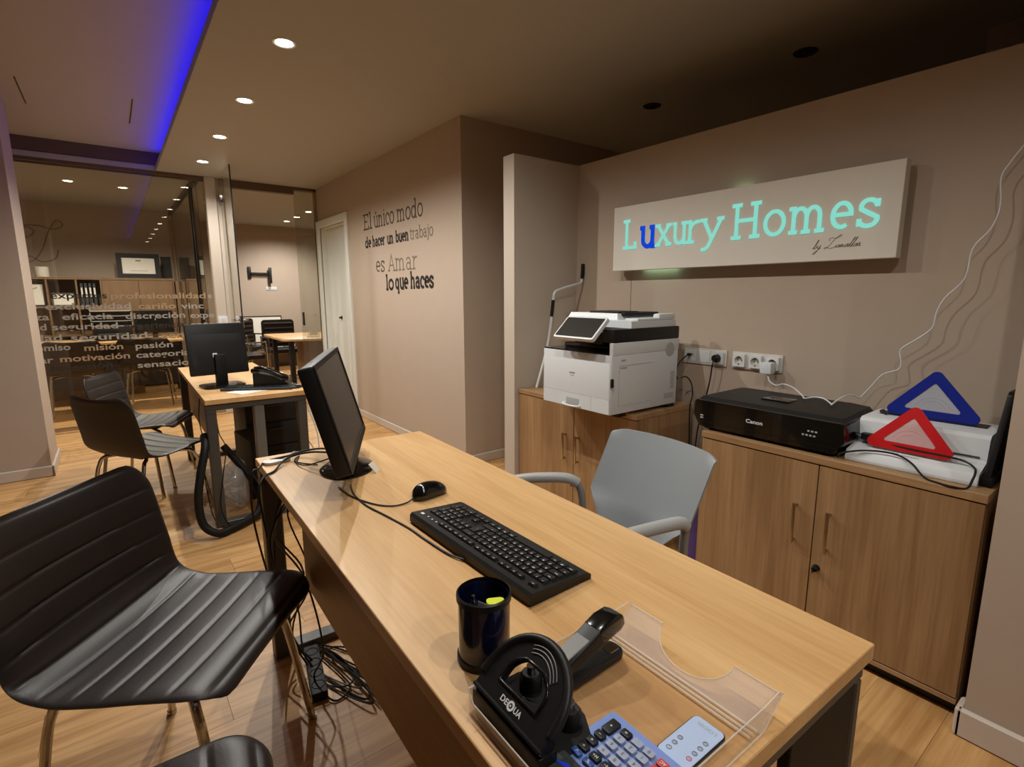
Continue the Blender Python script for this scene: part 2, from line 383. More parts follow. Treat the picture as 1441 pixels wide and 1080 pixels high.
b = nb(); box(b, (.49, -3.2, ZC), (4.7, 6.5, ZC + .05)); box(b, (-3.7, 6.5, ZC), (4.7, 10.6, ZC + .05)); struct('ceiling', b, 'ceil')
b = nb(); box(b, (-3.7, -3.2, 2.69), (.95, 6.5, 2.74)); struct('ceiling.001', b, 'ceil_up')
b = nb(); box(b, (-3.7, 6.5, ZC + .045), (.95, 6.6, 2.74)); box(b, (.90, -3.2, ZC + .045), (.95, 6.5, 2.74)); struct('trim_1', b, 'trimdark')
for k, (x0, y0, x1, y1) in enumerate(((-.354, 4.84, -.344, 5.43), (.267, 4.87, .274, 5.54))):
    b = nb(); box(b, ((x0 + x1) / 2 - .004, y0, 2.687), ((x0 + x1) / 2 + .004, y1, 2.691)); tag(obj('ceiling_slot', b, 'blackmetal'), 'thin dark slot in the raised ceiling, ' + ('near the left wall' if k == 0 else 'nearer the blue light strip'), 'vent')
tag(bx('led_strip', (.530, -3., ZC + .078), (.548, 6.4, ZC + .098), 'ledblue', bev=0), 'blue light strip lying in the ceiling recess behind the drop edge', 'light strip')
b = nb(); box(b, (.528, -3.2, ZC + .05), (.550, 6.45, ZC + .078)); struct('trim_5', b, 'trimdark')
# sign wall, partition stub, recessed wall, wall with the motto
b = nb(); box(b, (2.43, -3.2, 0), (2.53, 2.62, 2.095)); struct('wall_right', b, 'wall')
b = nb(); box(b, (1.92, 2.517, 0), (2.43, 2.62, 2.095)); struct('wall_right.001', b, 'wall_light')
b = nb(); box(b, (1.89, -3.2, 0), (2.43, .285, ZC)); struct('wall_front_right', b, 'wall')
b = nb(); box(b, (2.05, 3.30, 0), (4.7, 3.42, ZC)); struct('wall_back_right', b, 'wall')
b = nb(); box(b, (2.05, 3.42, 0), (2.17, 5.60, ZC)); box(b, (2.05, 5.60, 2.07), (2.17, 6.46, ZC)); box(b, (2.05, 6.46, 0), (2.17, 6.62, ZC)); struct('wall_right.002', b, 'wall')
b = nb(); box(b, (-3.7, 4.95, 0), (-.47, 5.48, 2.70)); struct('wall_left', b, 'wall')
b = nb(); box(b, (-1.7, 5.48, 0), (-.60, 6.56, 2.70)); box(b, (-1.7, 6.56, 0), (-1.6, 9.6, 2.70)); struct('wall_left.002', b, 'wall')
b = nb(); box(b, (-3.8, -3.2, 0), (-3.7, 10.7, 2.74)); struct('wall_left.001', b, 'wall')
b = nb(); box(b, (-3.8, -3.3, 0), (4.8, -3.2, 2.74)); struct('wall_front', b, 'wall')
b = nb(); box(b, (4.7, -3.2, 0), (4.8, 10.7, 2.74)); struct('wall_right.003', b, 'wall')
b = nb(); box(b, (-3.7, 9.55, 0), (.80, 9.65, ZC)); struct('wall_back', b, 'wall')
b = nb(); box(b, (.80, 10.42, 0), (4.7, 10.52, ZC)); box(b, (.76, 9.55, 0), (.80, 10.5, ZC)); struct('wall_back.001', b, 'wall')
b = nb(); box(b, (3.4, -.5, 0), (3.8, .80, ZC)); struct('wall_right.004', b, 'wall')
# baseboards
def skirting(name, lo, hi):
    b = nb(); box(b, lo, hi, .006, 1); struct(name, b, 'base')
skirting('baseboard_left', (-1.6, 4.935, 0), (-.455, 4.952, .08)); skirting('baseboard_left.001', (-.472, 4.935, 0), (-.455, 5.495, .08))
skirting('baseboard_right', (2.036, 3.286, 0), (2.052, 5.52, .075)); skirting('baseboard_back', (2.036, 3.286, 0), (3.4, 3.302, .075))
skirting('baseboard_right.001', (1.905, 2.515, 0), (1.922, 2.622, .075)); skirting('baseboard_front', (1.872, .14, 0), (1.892, .30, .09))
skirting('baseboard_front.001', (1.872, .283, 0), (1.95, .303, .09))
# glass partition at the far end
gy = 6.55
wn = nb(); box(wn, (-.60, gy - .03, ZC - .03), (.90, gy + .03, ZC)); w1 = struct('window_1', wn, 'trimdark')
b = nb(); box(b, (-.60, gy - .006, .03), (.90, gy + .006, ZC - .03)); obj('pane', b, 'glassp', w1, False)
b = nb(); box(b, (-.60, gy - .02, 0), (.90, gy + .02, .03)); obj('bottom_rail', b, 'nickel', w1)
b = nb(); box(b, (-.60, gy + .03, ZC - .045), (.90, gy + .05, ZC - .02)); obj('top_rail', b, 'nickel', w1)
b = nb(); box(b, (.90, gy - .05, 0), (1.0, gy + .06, ZC), .004, 1); box(b, (1.0, gy, 0), (1.045, gy + .05, ZC)); struct('trim_2', b, 'wall_light')
b = nb(); box(b, (1.045, gy - .02, 2.44), (1.80, gy + .06, ZC)); box(b, (1.80, gy - .02, 2.49), (2.05, gy + .06, ZC)); struct('trim_3', b, 'trimdark')
wn = nb(); box(wn, (2.03, gy - .02, 0), (2.05, gy + .05, ZC)); w2 = struct('window_2', wn, 'nickel')
b = nb(); box(b, (1.80, gy + .01, .02), (2.03, gy + .02, 2.49)); obj('pane', b, 'glassd', w2, False)
b = nb(); box(b, (1.806, gy - .03, .94), (1.826, gy - .01, 1.10), .004); box(b, (1.81, gy - .012, .96), (1.822, gy + .012, .98)); box(b, (1.81, gy - .012, 1.06), (1.822, gy + .012, 1.08)); obj('pull_handle', b, 'blackmetal', w2)
# glass divider between the two back rooms
wn = nb(); box(wn, (.81, 6.62, ZC - .05), (.86, 9.55, ZC), mi=0); box(wn, (.81, 6.62, 0), (.86, 9.55, .03)); w3 = struct('window_3', wn, 'blackmetal')
for y0 in (6.98, 7.16): 
    b = nb(); box(b, (.82, y0, .03), (.85, y0 + .025, ZC - .05)); obj('mullion', b, 'blackmetal', w3)
b = nb(); box(b, (.83, 6.62, .03), (.84, 9.54, ZC - .05)); obj('pane', b, 'glassp', w3, False)
# open glass door
dr = nb(); hx, hy, ex, ey = 1.045, 6.53, 1.002, 5.68
dm = frame((hx, hy, 0), Vector((ex - hx, ey - hy, 0)).normalized(), (0, 0, 1)); DW = math.hypot(ex - hx, ey - hy)
box(dr, (0, .012, -.005), (DW, 2.50, .005), mtx=dm); d1 = struct('door_1', dr, 'glassd')
b = nb(); box(b, (DW - .004, .012, -.0062), (DW + .001, 2.50, .0062), mtx=dm); obj('edge_strip', b, 'blackmetal', d1)
for z in (.06, 2.26):
    b = nb(); box(b, (-.02, z, -.018), (.10, z + .09, .018), .004, mtx=dm); obj('hinge', b, 'chrome', d1)
b = nb(); box(b, (DW - .14, .98, -.014), (DW - .02, 1.10, .014), .006, mtx=dm); obj('lock_case', b, 'chrome', d1)
b = nb()
for s in (-1, 1): 
    P = [dm @ Vector((DW - .06, 1.06, s * .012)), dm @ Vector((DW - .06, 1.06, s * .05)), dm @ Vector((DW - .09, 1.06, s * .058)), dm @ Vector((DW - .19, 1.06, s * .058))]
    tube(b, P, .008)
obj('lever_handle', b, 'chrome', d1)
# white door in the motto wall
dr = nb()
box(dr, (2.025, 5.52, 0), (2.06, 5.60, 2.15), .004, 1); box(dr, (2.025, 6.46, 0), (2.06, 6.54, 2.15), .004, 1); box(dr, (2.025, 5.60, 2.07), (2.06, 6.46, 2.15), .004, 1)
box(dr, (2.06, 5.59, 0), (2.2, 5.61, 2.08)); box(dr, (2.06, 6.45, 0), (2.2, 6.47, 2.08)); box(dr, (2.06, 5.6, 2.06), (2.2, 6.46, 2.08)); d2 = struct('door_2', dr, 'doorwhite')
b = nb(); box(b, (2.12, 5.61, .008), (2.16, 6.45, 2.058)); obj('door_leaf', b, 'doorwhite', d2)
b = nb(); lathe(b, [(.0, .0), (.020, 0), (.020, .006), (.012, .010), (.012, .03), (0, .03)], 20, frame((2.12, 6.08, 1.04), *WX)); obj('door_knob', b, 'blackmetal', d2)
b = nb(); box(b, (-.60, 6.43, 0), (2.03, 6.47, .006)); struct('trim_4', b, 'cabtop')

# ceiling spotlights
def spot_fixture(x, y, label, lit=True, z=ZC, power=1., cone=None):
    t = thing('ceiling_spotlight', label, 'spotlight', (x, y, z), 0, 'round recessed spotlights in the ceiling')
    b = nb(); lathe(b, [(.044, .004), (.044, -.004), (.054, -.006), (.058, -.002), (.058, .004)], 24); obj('trim_ring', b, 'white' if lit else 'black', t)
    b = nb(); lathe(b, [(0, -.003), (.036, -.003), (.044, .002)], 24); obj('lens', b, 'lens' if lit else 'black', t)
    if lit:
        ld = bpy.data.lights.new('spot_lamp', 'SPOT'); ld.energy = SPOT_W * power; ld.color = SPOT_COL; ld.spot_size = cone or SPOT_ANG; ld.spot_blend = SPOT_BLEND; ld.shadow_soft_size = .014
        lo = bpy.data.objects.new('spot_lamp', ld); COL.objects.link(lo); lo.parent = t; lo.location = (0, 0, -.012)
    return t
names = ['fourth from the glass partition, before the sign', 'third from the glass partition', 'second from the glass partition', 'nearest the glass partition']
for k, y in enumerate((2.917, 3.882, 4.847, 5.812)): spot_fixture(.808, y, 'lit ceiling spotlight beside the blue strip, ' + names[k], power=(.95, .95, .88, .85)[k])
for k, y in enumerate((1.95, .985, .02, -.945, -1.91)): spot_fixture(.808, y, 'lit round ceiling spotlight overhead, %s after those in view' % ('first', 'second', 'third', 'fourth', 'fifth')[k], power=(.55, .38, .34, .4, .4)[k])
for y, s in ((2.396, 'behind the partition stub'), (1.429, 'above the right half of the sign')): spot_fixture(2.97, y, 'unlit round spotlight in the dark ceiling ' + s, False)
for x, y, s in ((-.24, 7.62, 'over the glazed room, nearer the left wall'), (.24, 7.72, 'over the glazed room, nearer the divider')): spot_fixture(x, y, 'lit ceiling spotlight ' + s, power=1.9)
for x, y, s in ((2.486, 9.55, 'farthest of three over the room behind the open door'), (2.486, 8.95, 'middle of three over the room behind the open door'), (2.48, 8.3, 'nearest of three over the room behind the open door')): spot_fixture(x, y, 'lit ceiling spotlight, ' + s, power=1.0)

# ------------------------------------------------------------------ desks
def leg_frame(name, parent, y, w, z, th=.05, wd=.06, wr=None):
    """closed steel frame in the x-z plane at local y; returns nothing"""
    b = nb(); box(b, (0, y - th / 2, z - .035), (w, y + th / 2, z), .003, 1); obj('beam', b, 'steel', parent)
    for x, wl in ((0, wd), (w - (wr or wd), wr or wd)):
        b = nb(); box(b, (x, y - th / 2, .0), (x + wl, y + th / 2, z - .035), .004, 1); obj('leg', b, 'steel', parent)
    b = nb(); box(b, (wd, y - th / 2, .0), (w - wd, y + th / 2, .03), .003, 1); obj('foot_rail', b, 'steel', parent)
def desk_top(parent, w, l, z, th=.028):
    b = nb(); box(b, (0, 0, z - th), (w, l, z), .0015, 1)
    o = obj('desktop', b, 'oak', parent); return o
# desk in the foreground (slightly turned)
dk = thing('desk', 'oak topped desk in the foreground carrying keyboard, mouse and pen cup', 'desk', (.302, .272, 0), R(-1.4))
DWD, DLN, DZ = .628, 1.665, .74
desk_top(dk, DWD, DLN, DZ)
b = nb(); box(b, (.055, .04, .42), (.073, 1.30, .70), .0015, 1); obj('modesty_panel', b, 'panel', dk)
for y, wr in ((.04, .022), (DLN - .045, None)): leg_frame('frame', dk, y, DWD - .004, DZ - .03, .06, .06, wr)
b = nb(); box(b, (.35, .07, .655), (.40, DLN - .07, .70), .003, 1); obj('crossbar', b, 'steel', dk)
b = nb(); box(b, (.395, .012, .03), (.602, .030, .675), .002, 1); obj('shade_sheet', b, 'blackrubber', dk)  # black sheet standing in for the deep shade under the near desk end
# second desk
d2k = thing('desk', 'oak topped desk behind, carrying a telephone and a monitor seen from its back', 'desk', (.345, 3.205, 0), R(-.6))
desk_top(d2k, .535, 1.62, .74)
leg_frame('frame', d2k, .04, .53, .712, .06, .052); leg_frame('frame', d2k, 1.57, .53, .712, .06, .052)
b = nb(); box(b, (.24, .012, .03), (.295, .068, .678), .004, 1); obj('leg', b, 'steel2', d2k)
b = nb(); box(b, (.045, .30, .42), (.063, 1.5, .70), .0015, 1); obj('modesty_panel', b, 'panel', d2k)

# ------------------------------------------------------------------ leather shell chairs
def chair_meshes():
    prof = spline([(.245, .435), (.23, .452), (.19, .463), (.10, .458), (.0, .448), (-.10, .443), (-.165, .452), (-.205, .482), (-.228, .535), (-.245, .61), (-.262, .70), (-.280, .775), (-.293, .808)], 12)
    L = [0.]
    for a, c in zip(prof, prof[1:]): L.append(L[-1] + (Vector(c) - Vector(a)).length)
    T = L[-1]; NS, NT = 150, 22
    def at(s):
        s = min(max(s, 0), T)
        for i in range(len(L) - 1):
            if s <= L[i + 1]: 
                t = (s - L[i]) / (L[i + 1] - L[i]); p = Vector(prof[i]).lerp(Vector(prof[i + 1]), t); d = (Vector(prof[i + 1]) - Vector(prof[i])).normalized(); return p, d
        return Vector(prof[-1]), (Vector(prof[-1]) - Vector(prof[-2])).normalized()
    def half(s):
        wv = .259 + .010 * math.sin(PI * min(1, s / T))
        e = min(s, T - s); r = .085
        if e < r: wv -= r * (1 - math.sqrt(max(0, 1 - ((r - e) / r) ** 2))) * .95
        return wv
    sp = .070; off = .030
    def grid(side):
        V = []
        for i in range(NS + 1):
            u = i / NS; s = T * (.5 - .5 * math.cos(PI * u)) if False else T * u
            p, d = at(s); n = Vector((d.y, -d.x))
            h = half(s); row = []
            for j in range(NT + 1):
                t = 2 * j / NT - 1; tt = math.sin(t * PI / 2)
                x = tt * h; f = max(0, (s / T - .42) / .58); f = min(1, f * 2.2)
                crv = (.012 + .028 * f) * abs(tt) ** 2.2
                edge = min(1, (1 - abs(tt)) / .10, s / .02, (T - s) / .02); edge = math.sqrt(max(0, 1 - (1 - edge) ** 2))
                if side > 0:
                    q = ((s - off) % sp) / sp; g = min(q, 1 - q) * sp
                    th = .007 * edge + (.0022 * math.sin(PI * q) ** .6 - .0042 * math.exp(-(g / .0035) ** 2)) * min(1, max(0, (1 - abs(tt) - .04) / .08))
                else: th = -.010 * edge
                q3 = p + n * (crv + th); row.append((x, q3.x, q3.y))
            V.append(row)
        return V
    out = []
    for side in (1, -1):
        b = nb(); V = grid(side); vv = [[b.verts.new(p) for p in r] for r in V]
        for i in range(NS):
            for j in range(NT): b.faces.new((vv[i][j], vv[i][j + 1], vv[i + 1][j + 1], vv[i + 1][j]))
        bmesh.ops.recalc_face_normals(b, faces=b.faces); out.append(b)
    return out
def make_chair(label, loc, rz):
    t = thing('leather_chair', label, 'chair', loc, rz, 'dark leather visitor chairs')
    u, s = chair_meshes()
    obj('upholstery', u, 'leather', t, True, 80); obj('shell', s, 'shell', t, True, 80)
    b = nb(); box(b, (-.13, -.13, .425), (.13, .13, .437), .004); obj('mount_plate', b, 'blackmetal', t)
    for sx in (-1, 1):
        for sy in (-1, 1):
            b = nb(); tube(b, [(sx * .08, sy * .06, .425), (sx * .15, sy * .12, .420), (sx * .178, sy * .152, .41), (sx * .19, sy * .168, .375), (sx * .20, sy * .185, .30), (sx * .225, sy * .225, .006)], .011, 10, 5)
            lathe(b, [(0, 0), (.013, 0), (.013, .012), (0, .012)], 12, Matrix.Translation((sx * .225, sy * .225, 0)))
            obj('leg', b, 'chrome', t)
    return t
ch = make_chair('dark brown ribbed leather chair in front, drawn up to the oak foreground desk', (.050, 1.492, 0), R(-129.5))
chA = dup(ch, (.081, 3.639, 0), R(-57), 'dark leather chair at the second desk, its smooth brown back shell turned this way')
chB = dup(ch, (.106, 4.396, 0), R(-113), 'dark leather chair at the second desk, farther one with its ribbed backrest showing')
for q in (chA, chB): q.scale = (.94, .94, .94)
dup(ch, (-.120, .775, 0), R(-95), 'dark leather chair of which only the top edge shows beside the desk front')
dup(ch, (-.42, 7.55, 0), R(6), 'dark leather chair behind the glass, nearer the left wall')
dup(ch, (.28, 7.62, 0), R(-8), 'dark leather chair behind the glass, in front of the far monitor')

# ------------------------------------------------------------------ grey office chair
gc = thing('office_chair', 'grey plastic office armchair pushed up to the staff side of the desk', 'chair', (1.15, 1.035, 0))
def back_sheet():
    b = nb(); rows = []
    NZ, NY = 20, 20
    def half_l(z): # far side (+y) and near side (-y) half widths by height
        if z > .625: return .212 - .004 * (.83 - z) / .2
        return .208 - .095 * min(1, ((.625 - z) / .10)) ** .7
    for side in (0, 1):
        rr = []
        for i in range(NZ + 1):
            z = .47 + .362 * i / NZ; lean = 0.262 - .52 * (.832 - z) + .20 * max(0, .60 - z); h = half_l(z)
            r = []
            for j in range(NY + 1):
                t = 2 * j / NY - 1
                x = lean - .045 * abs(t) ** 2 * (1 if z > .5 else .6) + (.008 if side else 0)
                zz = z
                if i == NZ: zz = z - .012 * max(0, abs(t) - .85) / .15
                r.append(b.verts.new((x, t * h, zz)))
            rr.append(r)
        rows.append(rr)
    for i in range(NZ):
        for j in range(NY):
            for s in (0, 1): b.faces.new((rows[s][i][j], rows[s][i][j + 1], rows[s][i + 1][j + 1], rows[s][i + 1][j]))
        for j in (0, NY): b.faces.new((rows[0][i][j], rows[0][i + 1][j], rows[1][i + 1][j], rows[1][i][j]))
    for j in range(NY):
        for i in (0, NZ): b.faces.new((rows[0][i][j], rows[0][i][j + 1], rows[1][i][j + 1], rows[1][i][j]))
    bmesh.ops.recalc_face_normals(b, faces=b.faces)
    return b
bk = obj('backrest', back_sheet(), 'greyplastic', gc, True, 50); bk.rotation_euler = (0, 0, R(-4)); 
b = nb(); prism(b, rrect(-.36, -.22, .10, .22, .07), .05, Matrix.Translation((0, 0, .42)), .015); obj('seat', b, 'greyfab', gc)
for s, P in ((1, [(-.085, .365, .652), (-.03, .31, .664), (.05, .245, .664), (.085, .222, .645), (.098, .21, .58), (.10, .205, .44), (.10, .20, .40)]), (-1, [(-.11, -.175, .66), (-.02, -.195, .662), (.06, -.212, .66), (.085, -.215, .645), (.09, -.21, .58), (.10, -.205, .44), (.10, -.20, .40)])):
    b = nb(); tube(b, P, .013, 12, 6); obj('armrest', b, 'greytube', gc)
    b = nb(); q = [Vector(p) + Vector((0, 0, .004)) for p in P[:4]]; tube(b, q, .0185, 12, 6); obj('arm_pad', b, 'ltgrey', gc)
for sx in (-1, 1):
    for sy in (-1, 1):
        b = nb(); tube(b, [(sx * .13 - .03, sy * .19, .415), (sx * .20 - .03, sy * .21, .40), (sx * .22 - .03, sy * .22, .36), (sx * .235 - .03, sy * .23, .006)], .012, 10); obj('leg', b, 'greytube', gc)
b = nb(); tube(b, [(.06, -.2, .415), (.06, .2, .415)], .012, 10); tube(b, [(.06, -.1, .41), (.11, -.09, .42), (.135, -.09, .52)], .011); tube(b, [(.06, .1, .41), (.11, .09, .42), (.135, .09, .52)], .011); obj('back_support', b, 'greytube', gc)

# ------------------------------------------------------------------ cabinets
def cabinet(label, y0, y1, split, hy, lock, fx=1.95, depth=.45, z1=.727):
    t = thing('storage_cabinet', label, 'cabinet', (fx, (y0 + y1) / 2, 0)); o = Vector((fx, (y0 + y1) / 2, 0))
    def L(lo, hi): return (lo[0] - o.x, lo[1] - o.y, lo[2]), (hi[0] - o.x, hi[1] - o.y, hi[2])
    b = nb(); box(b, *L((fx + .022, y0, .045), (fx + depth, y1, z1 - .026))); obj('carcass', b, 'cab', t)
    b = nb(); box(b, *L((fx - .004, y0 - .002, z1 - .026), (fx + depth, y1 + .002, z1)), .0015, 1); obj('top_panel', b, 'cabtop', t)
    b = nb(); box(b, *L((fx + .035, y0 + .01, 0), (fx + depth - .02, y1 - .01, .045))); obj('plinth', b, 'black', t)
    b = nb(); box(b, *L((fx, y0, .045), (fx + .021, y1, .062)), .001, 1); obj('bottom_rail', b, 'cabtop', t)
    for k, (a, c) in enumerate(((y0 + .002, split - .002), (split + .002, y1 - .002))):
        b = nb(); box(b, *L((fx, a, .066), (fx + .019, c, z1 - .030)), .001, 1); d = obj('door', b, 'cab', t)
        h = hy[k]; b = nb(); z0, zt = .385, .540
        box(b, *L((fx - .026, h - .006, z0), (fx - .019, h + .006, zt)), .002, 2); 
        for z in (z0 + .006, zt - .014): box(b, *L((fx - .021, h - .004, z), (fx + .001, h + .004, z + .008)))
        obj('handle', b, 'nickel', d)
        if k == lock[0]:
            b = nb(); lathe(b, [(0, .022), (.008, .022), (.0105, .018), (.0105, .004), (.013, .003), (.013, 0)], 20, frame((fx - o.x, lock[1] - o.y, lock[2]), *WX)); box(b, *L((fx - .034, lock[1] - .002, lock[2] - .009), (fx - .018, lock[1] + .002, lock[2] + .009)), .002)
            obj('lock', b, 'black', d)
    return t
cabinet('walnut two-door cabinet under the black printer and the laminator', .315, 1.236, .767, (.717, .831), (0, .744, .314))
cabinet('walnut two-door cabinet under the white copier', 1.592, 2.510, 2.020, (1.985, 2.086), (0, 2.003, .262))

# ------------------------------------------------------------------ copier
CX, CY, CZ = 1.781, 1.612, .727
cp = thing('copier', 'white multifunction copier with tilted control screen standing on the cabinet', 'copier', (CX, CY, CZ))
b = nb(); prism(b, roundpoly([(0, .0), (.505, .0), (.505, .474), (0, .474)], .012, 3), (.277), Matrix.Translation((0, 0, .018)), .004)
bd = obj('body', b, 'white', cp)
b = nb(); box(b, (.012, 0, .295), (.505, .022, .352), .004); box(b, (.30, .0225, .295), (.505, .474, .352), .004); obj('upper_body', b, 'white', cp)
b = nb(); box(b, (.012, .022, .2955), (.30, .474, .302)); box(b, (.10, .07, .300), (.30, .42, .330), .012); obj('output_tray', b, 'blackgloss', cp)
b = nb(); box(b, (.02, .002, .352), (.505, .075, .414), .006); box(b, (.145, .070, .352), (.505, .474, .414), .006); obj('scanner_band', b, 'black', cp)
b = nb()
loft(b, [[(.15, .015, .414), (.49, .015, .414), (.49, .465, .414), (.15, .465, .414)], [(.15, .015, .446), (.49, .015, .446), (.49, .465, .446), (.15, .465, .446)], [(.16, .11, .450), (.485, .11, .450), (.485, .46, .450), (.16, .46, .450)], [(.175, .125, .480), (.47, .125, .474), (.47, .45, .474), (.175, .45, .480)]])
o = obj('document_feeder', b, 'white', cp)
b = nb(); box(b, (.20, .02, .447), (.47, .10, .458), .006); box(b, (.36, .018, .447), (.49, .06, .478), .012); obj('paper_guide', b, 'white', o)
b = nb(); box(b, (.20, .10, .466), (.46, .30, .484), .006, mtx=Matrix.Translation((0, 0, 0)) ); box(b, (.19, .13, .479), (.34, .33, .489), .008); obj('input_tray', b, 'black', o)
b = nb(); box(b, (-.0012, .004, .020), (.002, .466, .090), .001, 1); dw = obj('paper_drawer', b, 'white', bd)
b = nb(); box(b, (-.003, .20, .026), (.0, .29, .066), .004); obj('drawer_recess', b, 'ltgrey', bd)
b = nb(); tube(b, [(.0, .305, .032), (-.016, .30, .030), (-.018, .25, .028), (-.016, .20, .030), (0, .195, .032)], .0055); obj('drawer_handle', b, 'white', bd)
b = nb(); box(b, (-.0015, .003, .0905), (.0015, .471, .092)); box(b, (-.0015, .118, .02), (.0015, .1195, .0905)); box(b, (.058, -.0012, .055), (.30, .0015, .056)); box(b, (.058, -.0012, .055), (.059, .0015, .245)); box(b, (.058, -.0012, .2445), (.305, .0015, .246)); obj('panel_seam', b, 'ltgrey', bd)
b = nb()
lathe(b, [(0, .0015), (.034, .0015), (.036, 0)], 28, frame((.432, 0, .30), (1, 0, 0), (0, 0, 1)))
for k in range(9): box(b, (.445, -.002, .10 + k * .010), (.475, .001, .105 + k * .010))
obj('side_vent', b, 'ltgrey', bd)
b = nb(); box(b, (.40, -.001, .05), (.47, .001, .052)); 
for k in range(7): box(b, (.40 + k * .0105, -.0012, .052), (.4075 + k * .0105, .001, .078))
box(b, (.065, -.0015, .232), (.11, .001, .238)); box(b, (.07, -.0015, .268), (.10, .001, .274)); obj('warning_sticker', b, 'ltgrey', bd)
b = nb(); put_text(b, 'RICOH', frame((-.0008, .270, .188), *WX), .0075, .038, .012); put_text(b, 'IM 350', frame((-.0008, .262, .176), *WX), .0055, .024); obj('lettering', b, 'ink', bd, False)
b = nb(); box(b, (.00, -.012, .15), (.012, .0005, .19), .003); obj('side_latch', b, 'black', bd)
for x in (.06, .43):
    for y in (.03, .40):
        b = nb(); box(b, (x, y - .028, 0), (x + .06, y + .03, .019), .003); obj('foot', b, 'black', cp)
pm_ = Matrix.Translation((-.005, .192, .405)) @ Matrix.Rotation(R(-43), 4, 'Y')
b = nb(); prism(b, rrect(-.072, -.140, .072, .128, .012), .020, pm_, .004); cpn = obj('control_panel', b, 'white', cp)
b = nb(); prism(b, rrect(-.062, -.130, .060, .118, .006), .0012, pm_ @ Matrix.Translation((0, 0, .0198))); obj('touch_screen', b, 'screen', cpn)
b = nb(); box(b, (.02, .075, .340), (.16, .26, .398), .008); obj('panel_arm', b, 'black', cp)

# ------------------------------------------------------------------ black printer
pr = thing('printer', 'wide black inkjet printer with rounded sides on the cabinet', 'printer', (1.972, 1.0, .727))
def sec(x, y0, y1, z0, z1, r):
    return [(x, y, z) for y, z in roundpoly([(y0, z0), (y1, z0), (y1, z1), (y0, z1)], r, 4)]
b = nb()
out = [(-.262, .012), (.272, .012), (.302, .06), (.298, .128), (-.290, .128), (-.300, .06)]
loft(b, [[(.010, y, z) for y, z in roundpoly(out, .012, 3)], [(.0, y, z) for y, z in roundpoly([(a * .985, c * .97 + .002) for a, c in out], .012, 3)]][::-1] + [[(.16, y, z) for y, z in roundpoly(out, .012, 3)], [(.30, y * .96, z) for y, z in roundpoly(out, .012, 3)], [(.325, y * .90, z * .9 + .006) for y, z in roundpoly(out, .012, 3)]])
pb = obj('body', b, 'blackgloss', pr, True, 40)
b = nb(); N = 24
loft(b, [[(x, y * k2, .127 + dz) for x, y in [(.02 + .02 * 0, yy) for yy in (0,)]] for k2, dz in ()] or [[(.012, -.285, .127), (.012, .285, .127), (.31, .275, .127), (.31, -.275, .127)], [(.03, -.275, .140), (.03, .275, .140), (.30, .262, .146), (.30, -.262, .146)], [(.09, -.225, .148), (.09, .225, .148), (.27, .215, .156), (.27, -.215, .156)]])
obj('lid', b, 'black', pr, True, 15)
b = nb(); box(b, (.10, -.05, .146), (.19, .06, .155), .006); obj('lid_grip', b, 'blackgloss', pr)
b = nb(); put_text(b, 'Canon', frame((-.0006, .062, .067), *WX), .0155, .068, .025)
obj('lettering', b, 'white', pb, False); b = nb()
for z, y0, n in ((.078, -.168, 3), (.062, -.150, 4)):
    for k in range(n): box(b, (-.0006, y0 - .012 - k * .013, z), (.0004, y0 - .004 - k * .013, z + .006))
for z in (.058, .048): box(b, (-.0006, .252, z), (.0004, .266, z + .006))
o = obj('printed_icons', b, 'ltgrey', pb, False); o['kind'] = 'stuff'
b = nb(); box(b, (-.0016, -.275, .034), (.001, .275, .0355)); obj('tray_seam', b, 'black', pb)
for x in (.04, .27):
    for y in (-.24, .24):
        b = nb(); box(b, (x - .015, y - .02, 0), (x + .015, y + .02, .014), .003); obj('foot', b, 'blackrubber', pr)

# ------------------------------------------------------------------ laminator, triangles
lm = thing('laminator', 'white laminator with stepped front at the column end of the cabinet', 'laminator', (1.998, .530, .727), R(2))
b = nb(); Q = [(0, 0), (.345, 0), (.342, .124), (.325, .137), (.128, .137), (.113, .127), (.103, .057), (.096, .053), (.010, .037), (0, .012)]
loft(b, [[(x, y, z) for x, z in roundpoly(Q, .004, 2)] for y in (-.178, .176)]); lb = obj('body', b, 'white', lm, True, 30)
b = nb(); box(b, (.225, -.150, .1365), (.292, .150, .1392), .001, 1); obj('feed_slot', b, 'black', lb)
b = nb(); box(b, (.1005, -.16, .066), (.107, .16, .070)); obj('exit_slot', b, 'greyfab', lb)
b = nb(); sl = frame((.045, 0, .0445), (0, -1, 0), Vector((.078, 0, .013)).normalized())
prism(b, [(-.045, -.012), (-.030, -.012), (-.0375, .004)], .0006, sl); obj('logo_mark', b, 'red', lb, False)
b = nb(); 
for k in range(6): box(b, (-.026 + k * .0085, -.010, 0), (-.0195 + k * .0085, -.004, .0005), mtx=sl)
obj('printed_line', b, 'ltgrey', lb, False)
def triangle(label, at, h, rot, mf, mg, name='triangle_frame', wd=.165):
    t = thing(name, label, 'triangle', at, 0)
    m = Matrix.Rotation(rot, 4, 'Y') @ frame((0, 0, 0), *WX)
    P = [(-wd * .83, 0), (wd * .83, 0), (0, h)]
    o_ = roundpoly(P, .018, 5); c = Vector((0, h * .36)); i_ = roundpoly([((p[0] - c.x) * .56 + c.x, (p[1] - c.y) * .56 + c.y) for p in P], .006, 5)
    b = nb(); frame_prism(b, o_, i_, .006, m); obj('rim', b, mf, t)
    b = nb(); prism(b, i_, .003, m @ Matrix.Translation((0, 0, .0015))); pn = obj('clear_window', b, mg, t)
    b = nb()
    for r in (.052, .038): tube(b, [m @ Vector((-r * math.cos(R(a)), h * .16 + r * math.sin(R(a)) * .9, .0048)) for a in range(20, 161, 14)], .0012, 4, 0)
    obj('moulded_arc', b, mg, pn)
    return t
